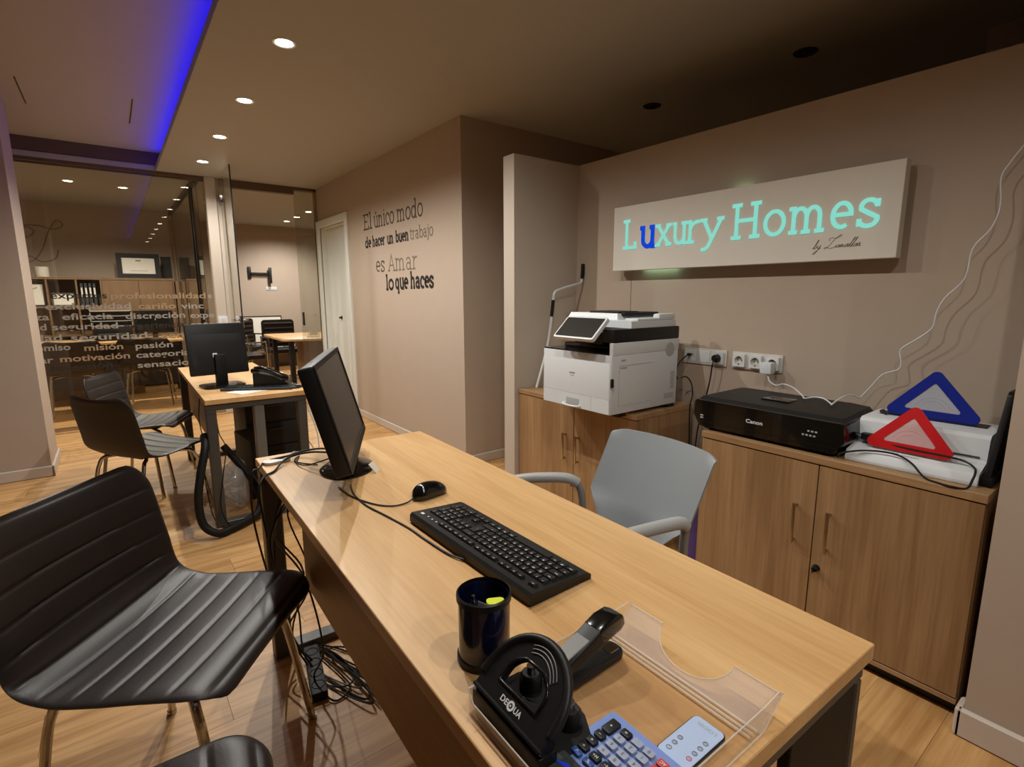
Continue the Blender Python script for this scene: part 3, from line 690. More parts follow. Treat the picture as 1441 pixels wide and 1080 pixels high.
triangle('blue framed clear triangle standing in the slot on top of the laminator', (2.258, .545, .8645), .176, R(6), 'blueacr', 'bluefilm', wd=.186)
triangle('red framed clear triangle leaning against the laminator front', (2.052, .545, .7800), .162, R(17), 'redacr', 'redfilm', wd=.168)
b = nb()
tube(b, [(2.075, .662, .806), (2.060, .63, .797), (2.050, .55, .794), (2.050, .43, .792), (2.052, .392, .786), (2.03, .368, .778), (2.005, .360, .772), (1.985, .360, .755), (1.955, .365, .7325), (1.945, .395, .7305), (1.950, .43, .7305), (1.965, .47, .734), (1.990, .512, .762), (2.006, .55, .775), (2.008, .59, .778), (1.995, .65, .772), (1.975, .705, .755), (1.972, .722, .735)], .0032, 8, 8)
tube(b, [(2.20, .66, .868), (2.235, .69, .870), (2.27, .690, .868), (2.31, .712, .84), (2.335, .718, .735)], .0032, 8, 8)
pc = tag(obj('power_cable', b, 'black'), 'black power cord with two-pin plug looped over the laminator front', 'cable')
b = nb(); box(b, (2.062, .650, .790), (2.092, .690, .816), .008); tube(b, [(2.077, .69, .809), (2.077, .712, .811)], .002, 6, 0); tube(b, [(2.077, .69, .796), (2.077, .712, .798)], .002, 6, 0); obj('plug', b, 'black', pc)
# slim dark panel standing by the column
t = thing('slim_panel', 'slim black panel standing upright on the cabinet beside the column', 'panel', (2.19, .336, .727))
b = nb(); prism(b, roundpoly([(-.16, 0), (.16, 0), (.13, .28), (-.08, .28)], .02), .016, Matrix.Rotation(R(3), 4, 'X') @ frame((0, .012, 0.001), (1, 0, 0), (0, 0, 1)), .003); obj('panel_shell', b, 'black', t)
b = nb(); box(b, (-.165, -.014, 0), (.165, .022, .03), .006); obj('panel_foot', b, 'blackrubber', t)

# ------------------------------------------------------------------ sockets and leads on the sign wall
def socket_plate(label, y1, kinds):
    t = thing('socket_plate', label, 'socket', (2.43, y1, .98))
    b = nb(); prism(b, rrect(0, -.041, .246, .041, .004), .008, frame((0, 0, 0), *WX), .002); obj('frame', b, 'offwhite', t)
    for k, kd in enumerate(kinds):
        c = .041 + k * .082
        b = nb()
        if kd == 'socket': 
            ci = [(c + .0205 * math.cos(2 * PI * q / 32), .0205 * math.sin(2 * PI * q / 32)) for q in range(32)]
            sq = [(c + .030 * max(-1, min(1, 1.42 * math.cos(2 * PI * q / 32))), .030 * max(-1, min(1, 1.42 * math.sin(2 * PI * q / 32)))) for q in range(32)]
            frame_prism(b, sq, ci, .0235, frame((0, 0, 0), *WX))
        else: prism(b, rrect(c - .030, -.030, c + .030, .030, .003), .011, frame((0, 0, 0), *WX), .0015)
        m = obj('module', b, 'white', t)
        f = frame((-.0235 if kd == 'socket' else -.011, -c, 0), *WX)
        if kd == 'socket':
            b = nb(); lathe(b, [(0, -.0135), (.0192, -.0135), (.0205, .0006), (.0222, .0006), (.0222, 0)], 24, f); obj('socket_well', b, 'offwhite', m)
            b = nb()
            for s in (-1, 1): lathe(b, [(0, .001), (.003, .001), (.003, 0)], 10, f @ Matrix.Translation((s * .0095, 0, -.0135)))
            box(b, (-.002, .015, -.008), (.002, .0205, .0005), mtx=f); box(b, (-.002, -.0205, -.008), (.002, -.015, .0005), mtx=f); obj('contact', b, 'black', m)
        if kd == 'data':
            b = nb()
            for s in (-1, 1): box(b, (s * .012 - .008, -.004, 0), (s * .012 + .008, .012, .001), mtx=f)
            obj('port_shutter', b, 'ltgrey', m)
    return t
socket_plate('white triple wall plate beside the copier with a black plug in it', 1.674, ('data', 'blank', 'socket'))
socket_plate('white triple socket plate under the sign with the white charger in it', 1.397, ('socket', 'socket', 'socket'))
t = thing('black_lead', 'black mains lead plugged in the wall plate and hanging behind the printer', 'cord', (2.405, 1.469, .98))
b = nb(); lathe(b, [(0, .030), (.012, .030), (.019, .022), (.019, 0), (0, 0)], 20, frame((0, 0, 0), *WX)); obj('plug', b, 'black', t)
b = nb(); tube(b, [(-.02, 0, -.005), (-.035, .002, -.03), (-.03, .012, -.10), (-.02, .035, -.20), (-.02, .055, -.30), (-.02, .075, -.40), (-.01, .09, -.55), (-.01, .10, -.70), (-.04, .10, -.975)], .0035); obj('cable', b, 'black', t)
b = nb(); tube(b, [(2.41, 1.632, .985), (2.385, 1.64, .975), (2.36, 1.665, .93), (2.34, 1.66, .88), (2.33, 1.64, .86)], .0032); box(b, (2.395, 1.624, .978), (2.419, 1.640, .992), .003); tag(obj('network_cable', b, 'black'), 'short black cable from the wall plate into the back of the copier', 'cord')
b = nb(); tube(b, [(2.325, 1.62, .87), (2.345, 1.60, .875), (2.37, 1.585, .84), (2.375, 1.578, .78), (2.36, 1.579, .70), (2.37, 1.575, .45), (2.37, 1.57, .02)], .0032); tag(obj('mains_cable', b, 'black'), 'black cable bowing out behind the copier and down beside its cabinet', 'cable')
t = thing('phone_charger', 'white charger block with white lead, plugged under the sign', 'charger', (2.402, 1.197, .955))
b = nb(); box(b, (-.045, -.026, -.018), (.0, .026, .034), .006); obj('block', b, 'white', t)
ob = Vector((2.402, 1.197, .955))
b = nb(); P = [(2.375, 1.19, .938), (2.372, 1.188, .925), (2.36, 1.172, .905), (2.345, 1.134, .8935), (2.32, 1.09, .908), (2.28, 1.03, .905), (2.20, .955, .891), (2.165, .931, .8885), (2.20, .91, .892), (2.20, .875, .892), (2.14, .825, .8885), (2.118, .813, .8885), (2.16, .818, .893), (2.25, .822, .903), (2.31, .82, .902), (2.345, .802, .8905), (2.352, .795, .897), (2.358, .765, .945), (2.36, .735, .99), (2.36, .685, 1.016), (2.36, .682, 1.049), (2.36, .687, 1.091), (2.36, .642, 1.132), (2.36, .60, 1.176), (2.36, .593, 1.232), (2.36, .575, 1.283), (2.36, .527, 1.351), (2.36, .517, 1.45), (2.36, .477, 1.512), (2.36, .462, 1.582), (2.36, .470, 1.673), (2.36, .449, 1.723), (2.36, .427, 1.761), (2.355, .38, 1.83), (2.35, .30, 1.90)]
tube(b, [Vector(p) - ob for p in P], .0028, 8, 4); tube(b, [(-.025, -.007, -.018), (-.025, -.008, -.034)], .004, 8, 0); obj('lead', b, 'white', t)
# crank rod in the corner
t = thing('awning_crank', 'white cranked rod with black grips leaning in the corner behind the copier', 'crank', (2.04, 2.46, .727))
o = Vector((2.04, 2.46, .727))
P = [(2.05, 2.46, .729), (2.125, 2.45, .98), (2.160, 2.45, 1.17), (2.172, 2.45, 1.275), (2.182, 2.45, 1.31), (2.21, 2.45, 1.325), (2.30, 2.45, 1.348), (2.385, 2.45, 1.366), (2.405, 2.45, 1.375), (2.413, 2.45, 1.395), (2.420, 2.45, 1.49)]
b = nb(); tube(b, [Vector(p) - o for p in P], .0085, 10, 6); obj('rod', b, 'white', t)
b = nb(); tube(b, [Vector((2.414, 2.45, 1.398)) - o, Vector((2.420, 2.45, 1.49)) - o], .0115, 12, 0); obj('grip', b, 'blackrubber', t)
b = nb(); tube(b, [Vector((2.158, 2.45, 1.165)) - o, Vector((2.171, 2.45, 1.265)) - o], .0105, 12, 0); obj('grip', b, 'blackrubber', t)
# purple bin between the chair and the cabinet
t = thing('waste_bin', 'purple plastic bin in the gap beside the grey chair and the cabinet', 'bin', (2.16, 1.345, 0))
b = nb(); lathe(b, [(0, .004), (.066, .004), (.068, 0), (.07, .01), (.085, .46), (.088, .468), (.085, .472), (.081, .462), (.066, .012), (0, .010)], 28); obj('bin_body', b, 'purple', t)
b = nb(); lathe(b, [(.084, .455), (.092, .455), (.092, .475), (.084, .475)], 28); obj('bin_rim', b, 'bag', t)

# ------------------------------------------------------------------ illuminated sign
sg = thing('wall_sign', 'off-white board sign with backlit cyan lettering Luxury Homes on the wall', 'sign', (2.43, 1.4345, 1.608))
o = Vector((2.43, 1.4345, 1.608))
def SL(x, y, z): return (x - o.x, y - o.y, z - o.z)
b = nb(); box(b, SL(2.35, .735, 1.432), SL(2.398, 2.134, 1.784), .0015, 1); obj('board', b, 'signwhite', sg)
b = nb(); box(b, SL(2.398, .80, 1.50), SL(2.43, .86, 1.72)); box(b, SL(2.398, 2.0, 1.50), SL(2.43, 2.06, 1.72)); obj('wall_bracket', b, 'steel', sg)
ypos = [2.058, 1.845, 1.738, 1.653, 1.562, None, 1.462, 1.252, 1.146, .985, .884]
LET = [('L', 2.060, 1.968, 0), ('u', 1.942, 1.838, 1), ('x', 1.838, 1.738, 0), ('u', 1.732, 1.644, 0), ('r', 1.652, 1.565, 0), ('y', 1.566, 1.448, 0), ('H', 1.406, 1.262, 0), ('o', 1.252, 1.152, 0), ('m', 1.142, .986, 0), ('e', .978, .892, 0), ('s', .882, .800, 0)]
for c, ya, yb, blue in LET:
    b = nb(); k = .098 if c != 'H' and c != 'L' else .1015
    fm = frame(SL(2.3495, ya, 1.556), *WX)
    wv = G[c][0] * k; x0 = {'r': .0}.get(c, 0.)
    stroke_word(b, c, fm, k, .170 if not blue else .23, (ya - yb) / (wv * .96), d=.003)
    lo = obj('letter', b, 'bluelit' if blue else 'cyan', sg, False)
    if blue: lo['label'] = 'deep blue letter u'
# handwritten line below
b = nb()
def script(bm, strokes, fm, k, r):
    for st in strokes: tube(bm, [fm @ Vector((x * k + y * k * .45, y * k, .0008)) for x, y in st], r, 5, 6)
SCR = [[(0, .1), (.25, .6), (.42, 1.5), (.3, 1.55), (.22, .2), (.4, 0), (.62, .4), (.4, .6)], [(.75, .65), (.85, .1), (1.1, .2), (1.25, .7), (1.05, -.5), (.75, -1.0), (.6, -.8), (1.1, -.2), (1.5, .2)],
       [(2.5, 1.3), (2.2, 1.6), (2.5, 1.9), (3.3, 1.75), (3.9, 2.05), (4.0, 2.3), (3.6, 2.2), (3.1, 1.3), (2.75, .3), (2.35, -.1), (2.1, .1), (2.5, .2), (3.1, -.05), (3.7, .05), (4.0, .35)],
       [(4.1, .6), (4.15, .1), (4.35, .1), (4.6, .6), (4.6, .1), (4.8, .2)], [(4.8, .1), (4.9, .6), (4.95, .1), (5.15, .6), (5.25, .1), (5.5, .3)], [(5.95, .6), (5.65, .5), (5.6, .1), (5.9, .2), (6.05, .6), (6.05, .1), (6.25, .3)],
       [(6.25, .3), (6.6, 1.5), (6.5, 1.6), (6.4, .2), (6.6, .1)], [(6.6, .1), (7.0, 1.5), (6.9, 1.6), (6.8, .2), (7.0, .1)], [(7.45, .6), (7.15, .5), (7.1, .1), (7.4, .2), (7.55, .6), (7.55, .1), (7.7, .3)], [(7.7, .3), (7.85, .7), (7.95, .5), (7.95, .1), (8.2, .2)]]
script(b, SCR, frame(SL(2.3498, 1.035, 1.482), *WX), .0215, .0009); obj('script_lettering', b, 'inksign', sg, False)
b = nb(); box(b, SL(2.405, 1.74, 1.444), SL(2.413, 1.96, 1.450)); box(b, SL(2.405, 1.36, 1.768), SL(2.413, 1.44, 1.774)); obj('back_led', b, 'ledwhite', sg, False)
b = nb(); tube(b, [(2.427, 2.06, 1.45), (2.427, 2.06, 1.23), (2.427, 2.058, 1.18)], .0018, 5, 0); tag(obj('sign_wire', b, 'ltgrey'), 'thin wire running down the wall from the sign towards the copier', 'wire')

# ------------------------------------------------------------------ motto on the wall
mt = thing('wall_motto', 'dark vinyl motto in four lines lettered on the plain wall', 'lettering', (2.05, 4.42, 1.35))
def motto(word, ya, yb, z, k, wd, m, name='line'):
    b = nb(); L = word_len(word) * k
    stroke_word(b, word, frame((-.0004, ya - 4.42, z - 1.35), *WX), k, wd, (ya - yb) / L, d=.0006); obj(name, b, m, mt, False)
motto('El', 5.125, 4.90, 1.927, .095, .15, 'ink2'); motto('único', 4.865, 4.415, 1.925, .095, .15, 'ink2'); motto('modo', 4.365, 3.875, 1.925, .095, .15, 'ink2')
motto('de', 5.10, 4.95, 1.757, .060, .30, 'ink'); motto('hacer', 4.92, 4.63, 1.757, .060, .30, 'ink'); motto('un', 4.585, 4.445, 1.757, .060, .30, 'ink'); motto('buen', 4.405, 4.145, 1.757, .060, .30, 'ink'); motto('trabajo', 4.125, 3.720, 1.757, .064, .16, 'ink3')
motto('es', 4.862, 4.655, 1.515, .095, .15, 'ink2'); motto('Amar', 4.585, 4.0, 1.515, .098, .13, 'ink3')
motto('lo', 4.65, 4.475, 1.350, .083, .30, 'ink'); motto('que', 4.445, 4.185, 1.355, .083, .30, 'ink'); motto('haces', 4.145, 3.735, 1.360, .083, .30, 'ink')
# words on the partition glass
WORDS = [('expertos',-.450,-.028,1.272,1),('profesionalidad',0,.815,1.269,2),('e',.84,.872,1.269,0),('o',-.599,-.551,1.173,0),('exclusividad',-.496,.154,1.171,0),('cariño',.213,.535,1.165,2),('vinc',.580,.789,1.162,0),('za',-.581,-.478,1.075,0),('eficacia',-.386,0,1.073,0),('discreción',.098,.609,1.068,0),('expe',.655,.881,1.062,0),('ad',-.602,-.508,.981,0),('seguridad',-.468,.029,.979,0),('experiencia',.076,.592,.970,1),('cate',.646,.880,.965,0),('dad',-.604,-.409,.879,0),('seguridad',-.346,.258,.872,0),('sens',.382,.641,.857,2),('omiso',-.605,-.357,.787,0),('misión',-.256,.048,.770,2),('pasión',.149,.471,.765,0),('c',.613,.652,.751,0),('ar',-.589,-.493,.672,0),('motivación',-.446,.094,.674,2),('categoria',.145,.616,.671,0),('inversión',-.517,-.053,.592,1),('sensacion',.147,.665,.568,0)]
gl = thing('glass_lettering', 'rows of frosted and dark vinyl words stuck on the glass partition', 'lettering', (.2, gy - .0075, .55))
for wd_, xa, xb, z, mi in WORDS:
    b = nb(); put_text(b, wd_, frame((xa - .2, 0, z - .55), *GY), .062, xb - xa, .018); obj('word', b, ('frosted', 'ink', 'tanvinyl')[mi], gl, False)

# ------------------------------------------------------------------ on the foreground desk
# monitor
m_ = thing('monitor', 'black flat monitor seen almost edge-on at the far end of the foreground desk', 'monitor', (.589, 1.592, .74))
yaw, tilt = R(64.6), R(15.1); tv = Vector((math.cos(yaw), math.sin(yaw), 0)); nv = Vector((math.sin(yaw), -math.cos(yaw), 0)); uv = Vector((0, 0, 1)) * math.cos(tilt) - nv * math.sin(tilt); fv = tv.cross(uv)
mm = Matrix(((tv.x, uv.x, fv.x, 0), (tv.y, uv.y, fv.y, 0), (tv.z, uv.z, fv.z, .077), (0, 0, 0, 1)))
b = nb(); prism(b, rrect(-.262, -.004, .262, .312, .010), .042, mm @ Matrix.Translation((0, 0, -.046)), .006)
loft(b, [[(x, y, -.046) for x, y in rrect(-.20, .03, .20, .28, .04)], [(x, y, -.068) for x, y in rrect(-.15, .07, .15, .24, .04)]], 0, mm); mh = obj('housing', b, 'black', m_)
b = nb(); frame_prism(b, rrect(-.262, -.004, .262, .312, .010), rrect(-.247, .018, .247, .297, .002), .005, mm @ Matrix.Translation((0, 0, -.0045))); obj('bezel', b, 'blackrubber', mh)
b = nb(); prism(b, rrect(-.248, .017, .248, .298, .002), .0015, mm @ Matrix.Translation((0, 0, -.004))); obj('lcd_panel', b, 'screen', m_)
bc = Vector((-.028, .045, 0)); b = nb(); lathe(b, [(0, .034), (.03, .032), (.07, .022), (.10, .010), (.108, .004), (.108, 0), (0, 0)], 40, Matrix.Translation(bc) @ Matrix.Rotation(yaw, 4, 'Z') @ Matrix.Diagonal((1.05, .8, 1, 1))); obj('base', b, 'blackgloss', m_)
b = nb(); tube(b, [bc + Vector((0, 0, .02)), bc + Vector((-.004, .003, .07)), mm @ Vector((0, .11, -.06))], .024, 14); obj('neck', b, 'blackgloss', m_)
b = nb(); prism(b, [(0, 0), (.03, .004), (.035, -.03), (.012, -.038)], .0008, frame((.005, -.052, .031), Vector((.7, .5, 0)).normalized(), Vector((-.3, .35, .75)).normalized())); obj('paper_label', b, 'paper', m_, False)
# keyboard: local x = across the keys (staff side positive), y = along
kb = thing('keyboard', 'black wired keyboard with white legends lying on the foreground desk', 'keyboard', (.622, .905, .74), R(1.2))
KL, KW = .462, .160
Q = [(-KW / 2, .004), (-KW / 2 + .004, .0), (KW / 2, 0), (KW / 2, .010), (KW / 2 - .01, .016), (-KW / 2 + .035, .024), (-KW / 2 + .006, .026), (-KW / 2, .020)]
b = nb(); loft(b, [[(x, y, z) for x, z in Q] for y in (-KL / 2, -KL / 2 + .004, KL / 2 - .004, KL / 2)]); kbody = obj('case', b, 'black', kb, True, 30)
def ksurf(x): return .024 + (.0155 - .024) * (x + KW / 2 - .035) / (KW - .045) if x > -KW / 2 + .035 else .0255
P1 = .0190
KM = {}
def key_mesh(w_, d_):
    kk = (round(w_, 4), round(d_, 4))
    if kk not in KM:
        b = nb(); loft(b, [[(-d_ / 2, -w_ / 2, 0), (d_ / 2, -w_ / 2, 0), (d_ / 2, w_ / 2, 0), (-d_ / 2, w_ / 2, 0)], [(-d_ / 2 + .0018, -w_ / 2 + .002, .0065), (d_ / 2 - .0018, -w_ / 2 + .002, .0065), (d_ / 2 - .0018, w_ / 2 - .002, .0065), (-d_ / 2 + .0018, w_ / 2 - .002, .0065)]])
        o = obj('key', b, 'keycap', kb, False); KM[kk] = o.data; return o
    o = bpy.data.objects.new('key', KM[kk]); COL.objects.link(o); o.parent = kb; return o
leg = nb()
def key(xc, yc, w_, label, d_=.0175, small=False):
    o = key_mesh(w_ - .0012, d_); z = ksurf(xc) - .0015; o.location = (xc, yc, z); o.rotation_euler = (0, R(4.2), 0)
    if label: put_text(leg, label, frame((xc - .001, yc - w_ * .25, z + .0070), *DK), .0034 if small or len(label) > 1 else .0055, None, .01)
X0 = -KW / 2 + .026; rows = [X0 + .026 + k * P1 for k in range(5)]; yL = -KL / 2 + .012
def run(x, y, keys):
    for lab, wk in keys:
        key(x, y + wk * P1 / 2, wk * P1, lab); y += wk * P1
    return y
f_y = yL; key(X0, yL + P1 / 2, P1, 'esc', .013)
for g, y0 in enumerate((yL + 2 * P1, yL + 6.5 * P1, yL + 11 * P1)):
    for k in range(4): key(X0, y0 + (k + .5) * P1, P1, 'F%d' % (g * 4 + k + 1), .013)
run(rows[0], yL, [(c, 1) for c in 'º1234567890'] + [("'", 1), ('¡', 1), ('←', 2)][:0] + [("'", 1), ('i', 1), ('<-', 2)])
run(rows[1], yL, [('Tab', 1.5)] + [(c, 1) for c in 'QWERTYUIOP'] + [('^', 1), ('+', 1)]); 
run(rows[2], yL, [('Bloq', 1.75)] + [(c, 1) for c in 'ASDFGHJKLÑ'] + [('´', 1), ('Ç', 1)]); key((rows[1] + rows[2]) / 2, yL + 14.35 * P1, 1.25 * P1, '<-', .0365)
run(rows[3], yL, [('Sh', 1.25), ('<', 1)] + [(c, 1) for c in 'ZXCVBNM,.-'] + [('Sh', 2.75)])
run(rows[4], yL, [('Ctrl', 1.25), ('W', 1.25), ('Alt', 1.25), ('', 6.25), ('AltG', 1.25), ('W', 1.25), ('M', 1.25), ('Ctrl', 1.25)])
yn = yL + 15.25 * P1
for r_, ks in ((X0, ('Imp', 'Blq', 'Pau')), (rows[0], ('Ins', 'Ini', 'Re')), (rows[1], ('Sup', 'Fin', 'Av')), (rows[4], ('<', 'v', '>'))):
    for k, s_ in enumerate(ks): key(r_, yn + (k + .5) * P1, P1, s_, .013 if r_ == X0 else .0175, True)
key(rows[3], yn + 1.5 * P1, P1, '^')
yp = yL + 18.5 * P1
for r_, ks in ((rows[0], 'N/*-'), (rows[1], '789'), (rows[2], '456'), (rows[3], '123')):
    for k, s_ in enumerate(ks): key(r_, yp + (k + .5) * P1, P1, s_)
key(rows[4], yp + P1, 2 * P1, '0'); key(rows[4], yp + 2.5 * P1, P1, '.'); key((rows[1] + rows[2]) / 2, yp + 3.5 * P1, P1, '+', .0365); key((rows[3] + rows[4]) / 2, yp + 3.5 * P1, P1, '<-', .0365)
for k in range(3): box(leg, (X0 - .004, yp + (k + .4) * P1, .0262), (X0, yp + (k + .6) * P1, .0266))
box(leg, (-KW / 2 + .02, KL / 2 - .03, .0258), (-KW / 2 + .027, KL / 2 - .018, .0264))
lo = obj('legends', leg, 'legend', kbody, False); lo['kind'] = 'stuff'
b = nb(); tube(b, [(-.072, -.04, .006), (-.092, .02, .004), (-.098, .12, .003), (-.10, .20, .003), (-.112, .30, .003), (-.125, .40, .003), (-.118, .50, .003), (-.10, .565, .006)], .0022); obj('cable', b, 'black', kb)
# mouse
ms = thing('mouse', 'glossy black wired mouse beside the far end of the keyboard', 'mouse', (.660, 1.262, .74), R(10))
secs = []
for k in range(13):
    t = k / 12; x = -.056 + .112 * t; wv = .031 * math.sqrt(max(.02, 1 - abs(2 * t - 1) ** 3.2)) * (1 - .10 * math.sin(PI * t)); hv = (.012 + .026 * math.sin(PI * min(1, t * .62 + .26)) ** 1.3) * math.sqrt(max(.05, 1 - abs(2 * t - 1) ** 6))
    secs.append([(x, wv * math.cos(a) * (1 if math.sin(a) > 0 else .96), max(.001, .006 + hv * max(0, math.sin(a)) ** .8 - .005 * max(0, -math.sin(a)))) for a in [2 * PI * q / 24 for q in range(24)]])
b = nb(); loft(b, secs); mo = obj('shell', b, 'blackgloss', ms, True, 60)
b = nb(); lathe(b, [(0, -.003), (.009, -.003), (.010, 0), (.009, .003), (0, .003)], 20, Matrix.Translation((-.030, 0, .027)) @ Matrix.Rotation(PI / 2, 4, 'X')); obj('scroll_wheel', b, 'greyfab', ms)
b = nb(); tube(b, [(-.050, 0, .012), (-.075, -.002, .004), (-.11, .005, .003), (-.135, .035, .003), (-.150, .09, .003), (-.155, .16, .003), (-.145, .24, .004)], .0022); obj('cable', b, 'black', ms)
# pen cup and what stands in it
cup = thing('pen_cup', 'dark navy enamelled metal pen cup on the foreground desk', 'pen cup', (.410, .616, .74))
b = nb(); lathe(b, [(0, .003), (.0375, .003), (.0375, .106), (.0395, .106), (.040, .104), (.040, .0), (.0, .0)], 48); obj('cup_wall', b, 'navy', cup)
for z, r in ((.100, .0425), (.0, .0425)):
    b = nb(); lathe(b, [(.0398, z), (r, z + .001), (r, z + .010), (.0398, z + .012)], 48); obj('rim_band', b, 'black', cup)
t = thing('highlighter', 'fluorescent yellow ended highlighter standing in the pen cup', 'pen', (.420, .612, .7435))
b = nb(); tube(b, [(.004, .004, 0), (.0, -.012, .083)], .0085, 14, 0); obj('barrel', b, 'darkbluekey', t)
b = nb(); prism(b, rrect(-.0135, -.0085, .0135, .0085, .006), .013, Matrix.Translation((0, -.0125, .083)) @ Matrix.Rotation(R(-28), 4, 'Z')); obj('cap_end', b, 'yellow', t)
t = thing('ballpoint_pen', 'black ballpoint pen with metal clicker standing in the pen cup', 'pen', (.404, .622, .7435))
b = nb(); tube(b, [(0, -.01, 0), (-.004, .008, .085)], .0055, 12, 0); obj('barrel', b, 'black', t)
b = nb(); lathe(b, [(.0042, 0), (.0042, .004), (.003, .004), (.003, .012), (0, .012)], 14, Matrix.Translation((-.004, .008, .085))); obj('clicker', b, 'chrome', t)
t = thing('scissors_handle', 'flat grey metal letter opener leaning inside the pen cup', 'letter opener', (.396, .603, .7435))
b = nb(); prism(b, [(-.012, 0), (.012, 0), (.014, .09), (-.012, .104)], .0025, Matrix.Rotation(R(-20), 4, 'Z') @ Matrix.Rotation(R(4), 4, 'Y') @ frame((0, 0, 0), (1, 0, 0), (0, 0, 1))); obj('blade', b, 'steel2', t)
t.name = 'letter_opener'
# clear tray
tr = thing('letter_tray', 'clear acrylic letter tray holding stapler, punch and calculator on the desk', 'tray', (.50, .405, .74), R(-.5))
TX0, TX1, TY0, TY1 = -.172, .108, -.128, .128; WT = .0025
b = nb(); box(b, (TX0, TY0, .001), (TX1, TY1, .0035)); obj('tray_floor', b, 'acrylclear', tr, False)
for nm, P in (('side_wall', [(TX0, 0.001), (TX1 + .006, .001), (TX1 + .052, .036), (TX1 + .04, .044), (TX1 + .004, .040), (TX0, .038)]),):
    for y in (TY0, TY1 - WT):
        b = nb(); prism(b, P, WT, frame((0, y + WT, 0), (1, 0, 0), (0, 0, 1))); obj(nm, b, 'acrylclear', tr, False)
b = nb(); box(b, (TX0, TY0 + WT, .001), (TX0 + WT, TY1 - WT, .020)); obj('back_wall', b, 'acrylclear', tr, False)
ff = frame((TX1, 0, .002), (0, 1, 0), Vector((.047, 0, .036)).normalized())
FP = [(TY0, 0), (TY1, 0), (TY1, .058), (.062, .058)] + [(.062 * math.cos(R(a)) * 1.0, .058 - .046 * math.sin(R(a))) for a in range(10, 171, 10)] + [(-.062, .058), (TY0, .058)]
b = nb(); prism(b, FP, WT, ff); fpn = obj('front_flap', b, 'acrylic', tr, False)
E_ = [Vector((x, y, 0)) for x, y in FP]
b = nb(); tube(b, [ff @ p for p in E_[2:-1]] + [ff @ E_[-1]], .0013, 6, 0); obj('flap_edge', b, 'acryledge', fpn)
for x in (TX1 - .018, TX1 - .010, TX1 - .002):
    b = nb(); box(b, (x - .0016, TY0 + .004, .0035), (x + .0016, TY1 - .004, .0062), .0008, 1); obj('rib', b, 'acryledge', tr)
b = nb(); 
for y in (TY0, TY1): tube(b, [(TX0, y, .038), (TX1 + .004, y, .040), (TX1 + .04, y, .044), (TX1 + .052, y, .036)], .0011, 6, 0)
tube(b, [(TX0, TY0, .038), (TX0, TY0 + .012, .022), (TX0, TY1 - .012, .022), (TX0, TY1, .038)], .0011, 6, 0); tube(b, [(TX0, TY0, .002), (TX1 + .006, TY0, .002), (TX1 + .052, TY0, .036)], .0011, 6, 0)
o = obj('rim_highlight_edge', b, 'acryledge', tr); o.name = 'rim_highlight'; o['kind'] = 'stuff'  # pale tubes imitate the bright highlight along the clear tray edges
# stapler
st = thing('stapler', 'black stapler with a grey top plate lying in the clear tray', 'stapler', (.505, .492, .7438), R(2))
b = nb(); prism(b, rrect(-.068, -.018, .076, .018, .014), .013, None, .004); sb = obj('base', b, 'black', st)
b = nb(); box(b, (.048, -.010, .0125), (.068, .010, .0145), .001, 1); obj('anvil', b, 'chrome', sb)
am = Matrix.Translation((-.060, 0, .018)) @ Matrix.Rotation(R(-13), 4, 'Y')
b = nb(); box(b, (-.004, -.0085, -.003), (.125, .0085, .010), .002, 1, mtx=am); obj('magazine', b, 'nickel', st)
b = nb(); loft(b, [[tuple(am @ Vector((x, y * wv, z0 + z * hv))) for y, z in roundpoly([(-1, 0), (1, 0), (1, 1), (-1, 1)], .25, 3)] for x, wv, hv, z0 in ((-.012, .012, .010, .004), (0, .0155, .020, .002), (.05, .0165, .024, .004), (.085, .0165, .027, .006))]); obj('top_arm', b, 'black', st, True, 50)
b = nb(); loft(b, [[tuple(am @ Vector((x, y * wv, z0 + z * hv))) for y, z in roundpoly([(-1, 0), (1, 0), (1, 1), (-1, 1)], .3, 4)] for x, wv, hv, z0 in ((.085, .0170, .028, .006), (.105, .0180, .033, .003), (.128, .0175, .030, .002), (.138, .0150, .020, .004))]); obj('press_cap', b, 'blackgloss', st, True, 50)
b = nb(); box(b, (.012, -.0135, .0265), (.083, .0135, .0300), .001, 1, mtx=am); obj('top_plate', b, 'steel2', st)
b = nb(); box(b, (-.072, -.014, .010), (-.050, .014, .034), .004); obj('hinge_block', b, 'black', st)
# two-hole punch
pu = thing('hole_punch', 'black two-hole punch with a D-shaped lever handle in the clear tray', 'punch', (.391, .466, .7438), R(-1))
b = nb(); prism(b, roundpoly([(-.052, -.075), (.03, -.075), (.05, -.04), (.05, .04), (.03, .075), (-.052, .075)], .012, 4), .014, None, .004); obj('base', b, 'blackrubber', pu)
b = nb(); box(b, (-.055, -.073, .004), (-.026, .072, .030), .004); obj('punch_block', b, 'black', pu)
for y in (-.04, .04):
    b = nb(); lathe(b, [(0, 0), (.016, 0), (.016, .018), (.012, .024), (0, .024)], 24, Matrix.Translation((.022, y, .013))); obj('punch_head', b, 'black', pu)
    b = nb(); lathe(b, [(0, .024), (.006, .024), (.006, .034), (0, .034)], 16, Matrix.Translation((.022, y, .013))); obj('punch_pin', b, 'chrome', pu)
lx = Vector((0, 1, 0)); ly = Vector((-.071, 0, -.062)).normalized() * -1; lm_ = frame((-.045, 0, .031), (0, -1, 0), ly)
Dn = 20
OUT = [(-.070, 0), (.070, 0)] + [(.070 * math.cos(PI * k / Dn) * (1 if True else 1), .018 + .080 * math.sin(PI * k / Dn) ** .85) for k in range(0, Dn + 1)]
INN = []
for x, y in OUT:
    INN.append((max(-.038, min(.038, x * .56)), max(.024, min(.066, .024 + (y - .0) * .46))))
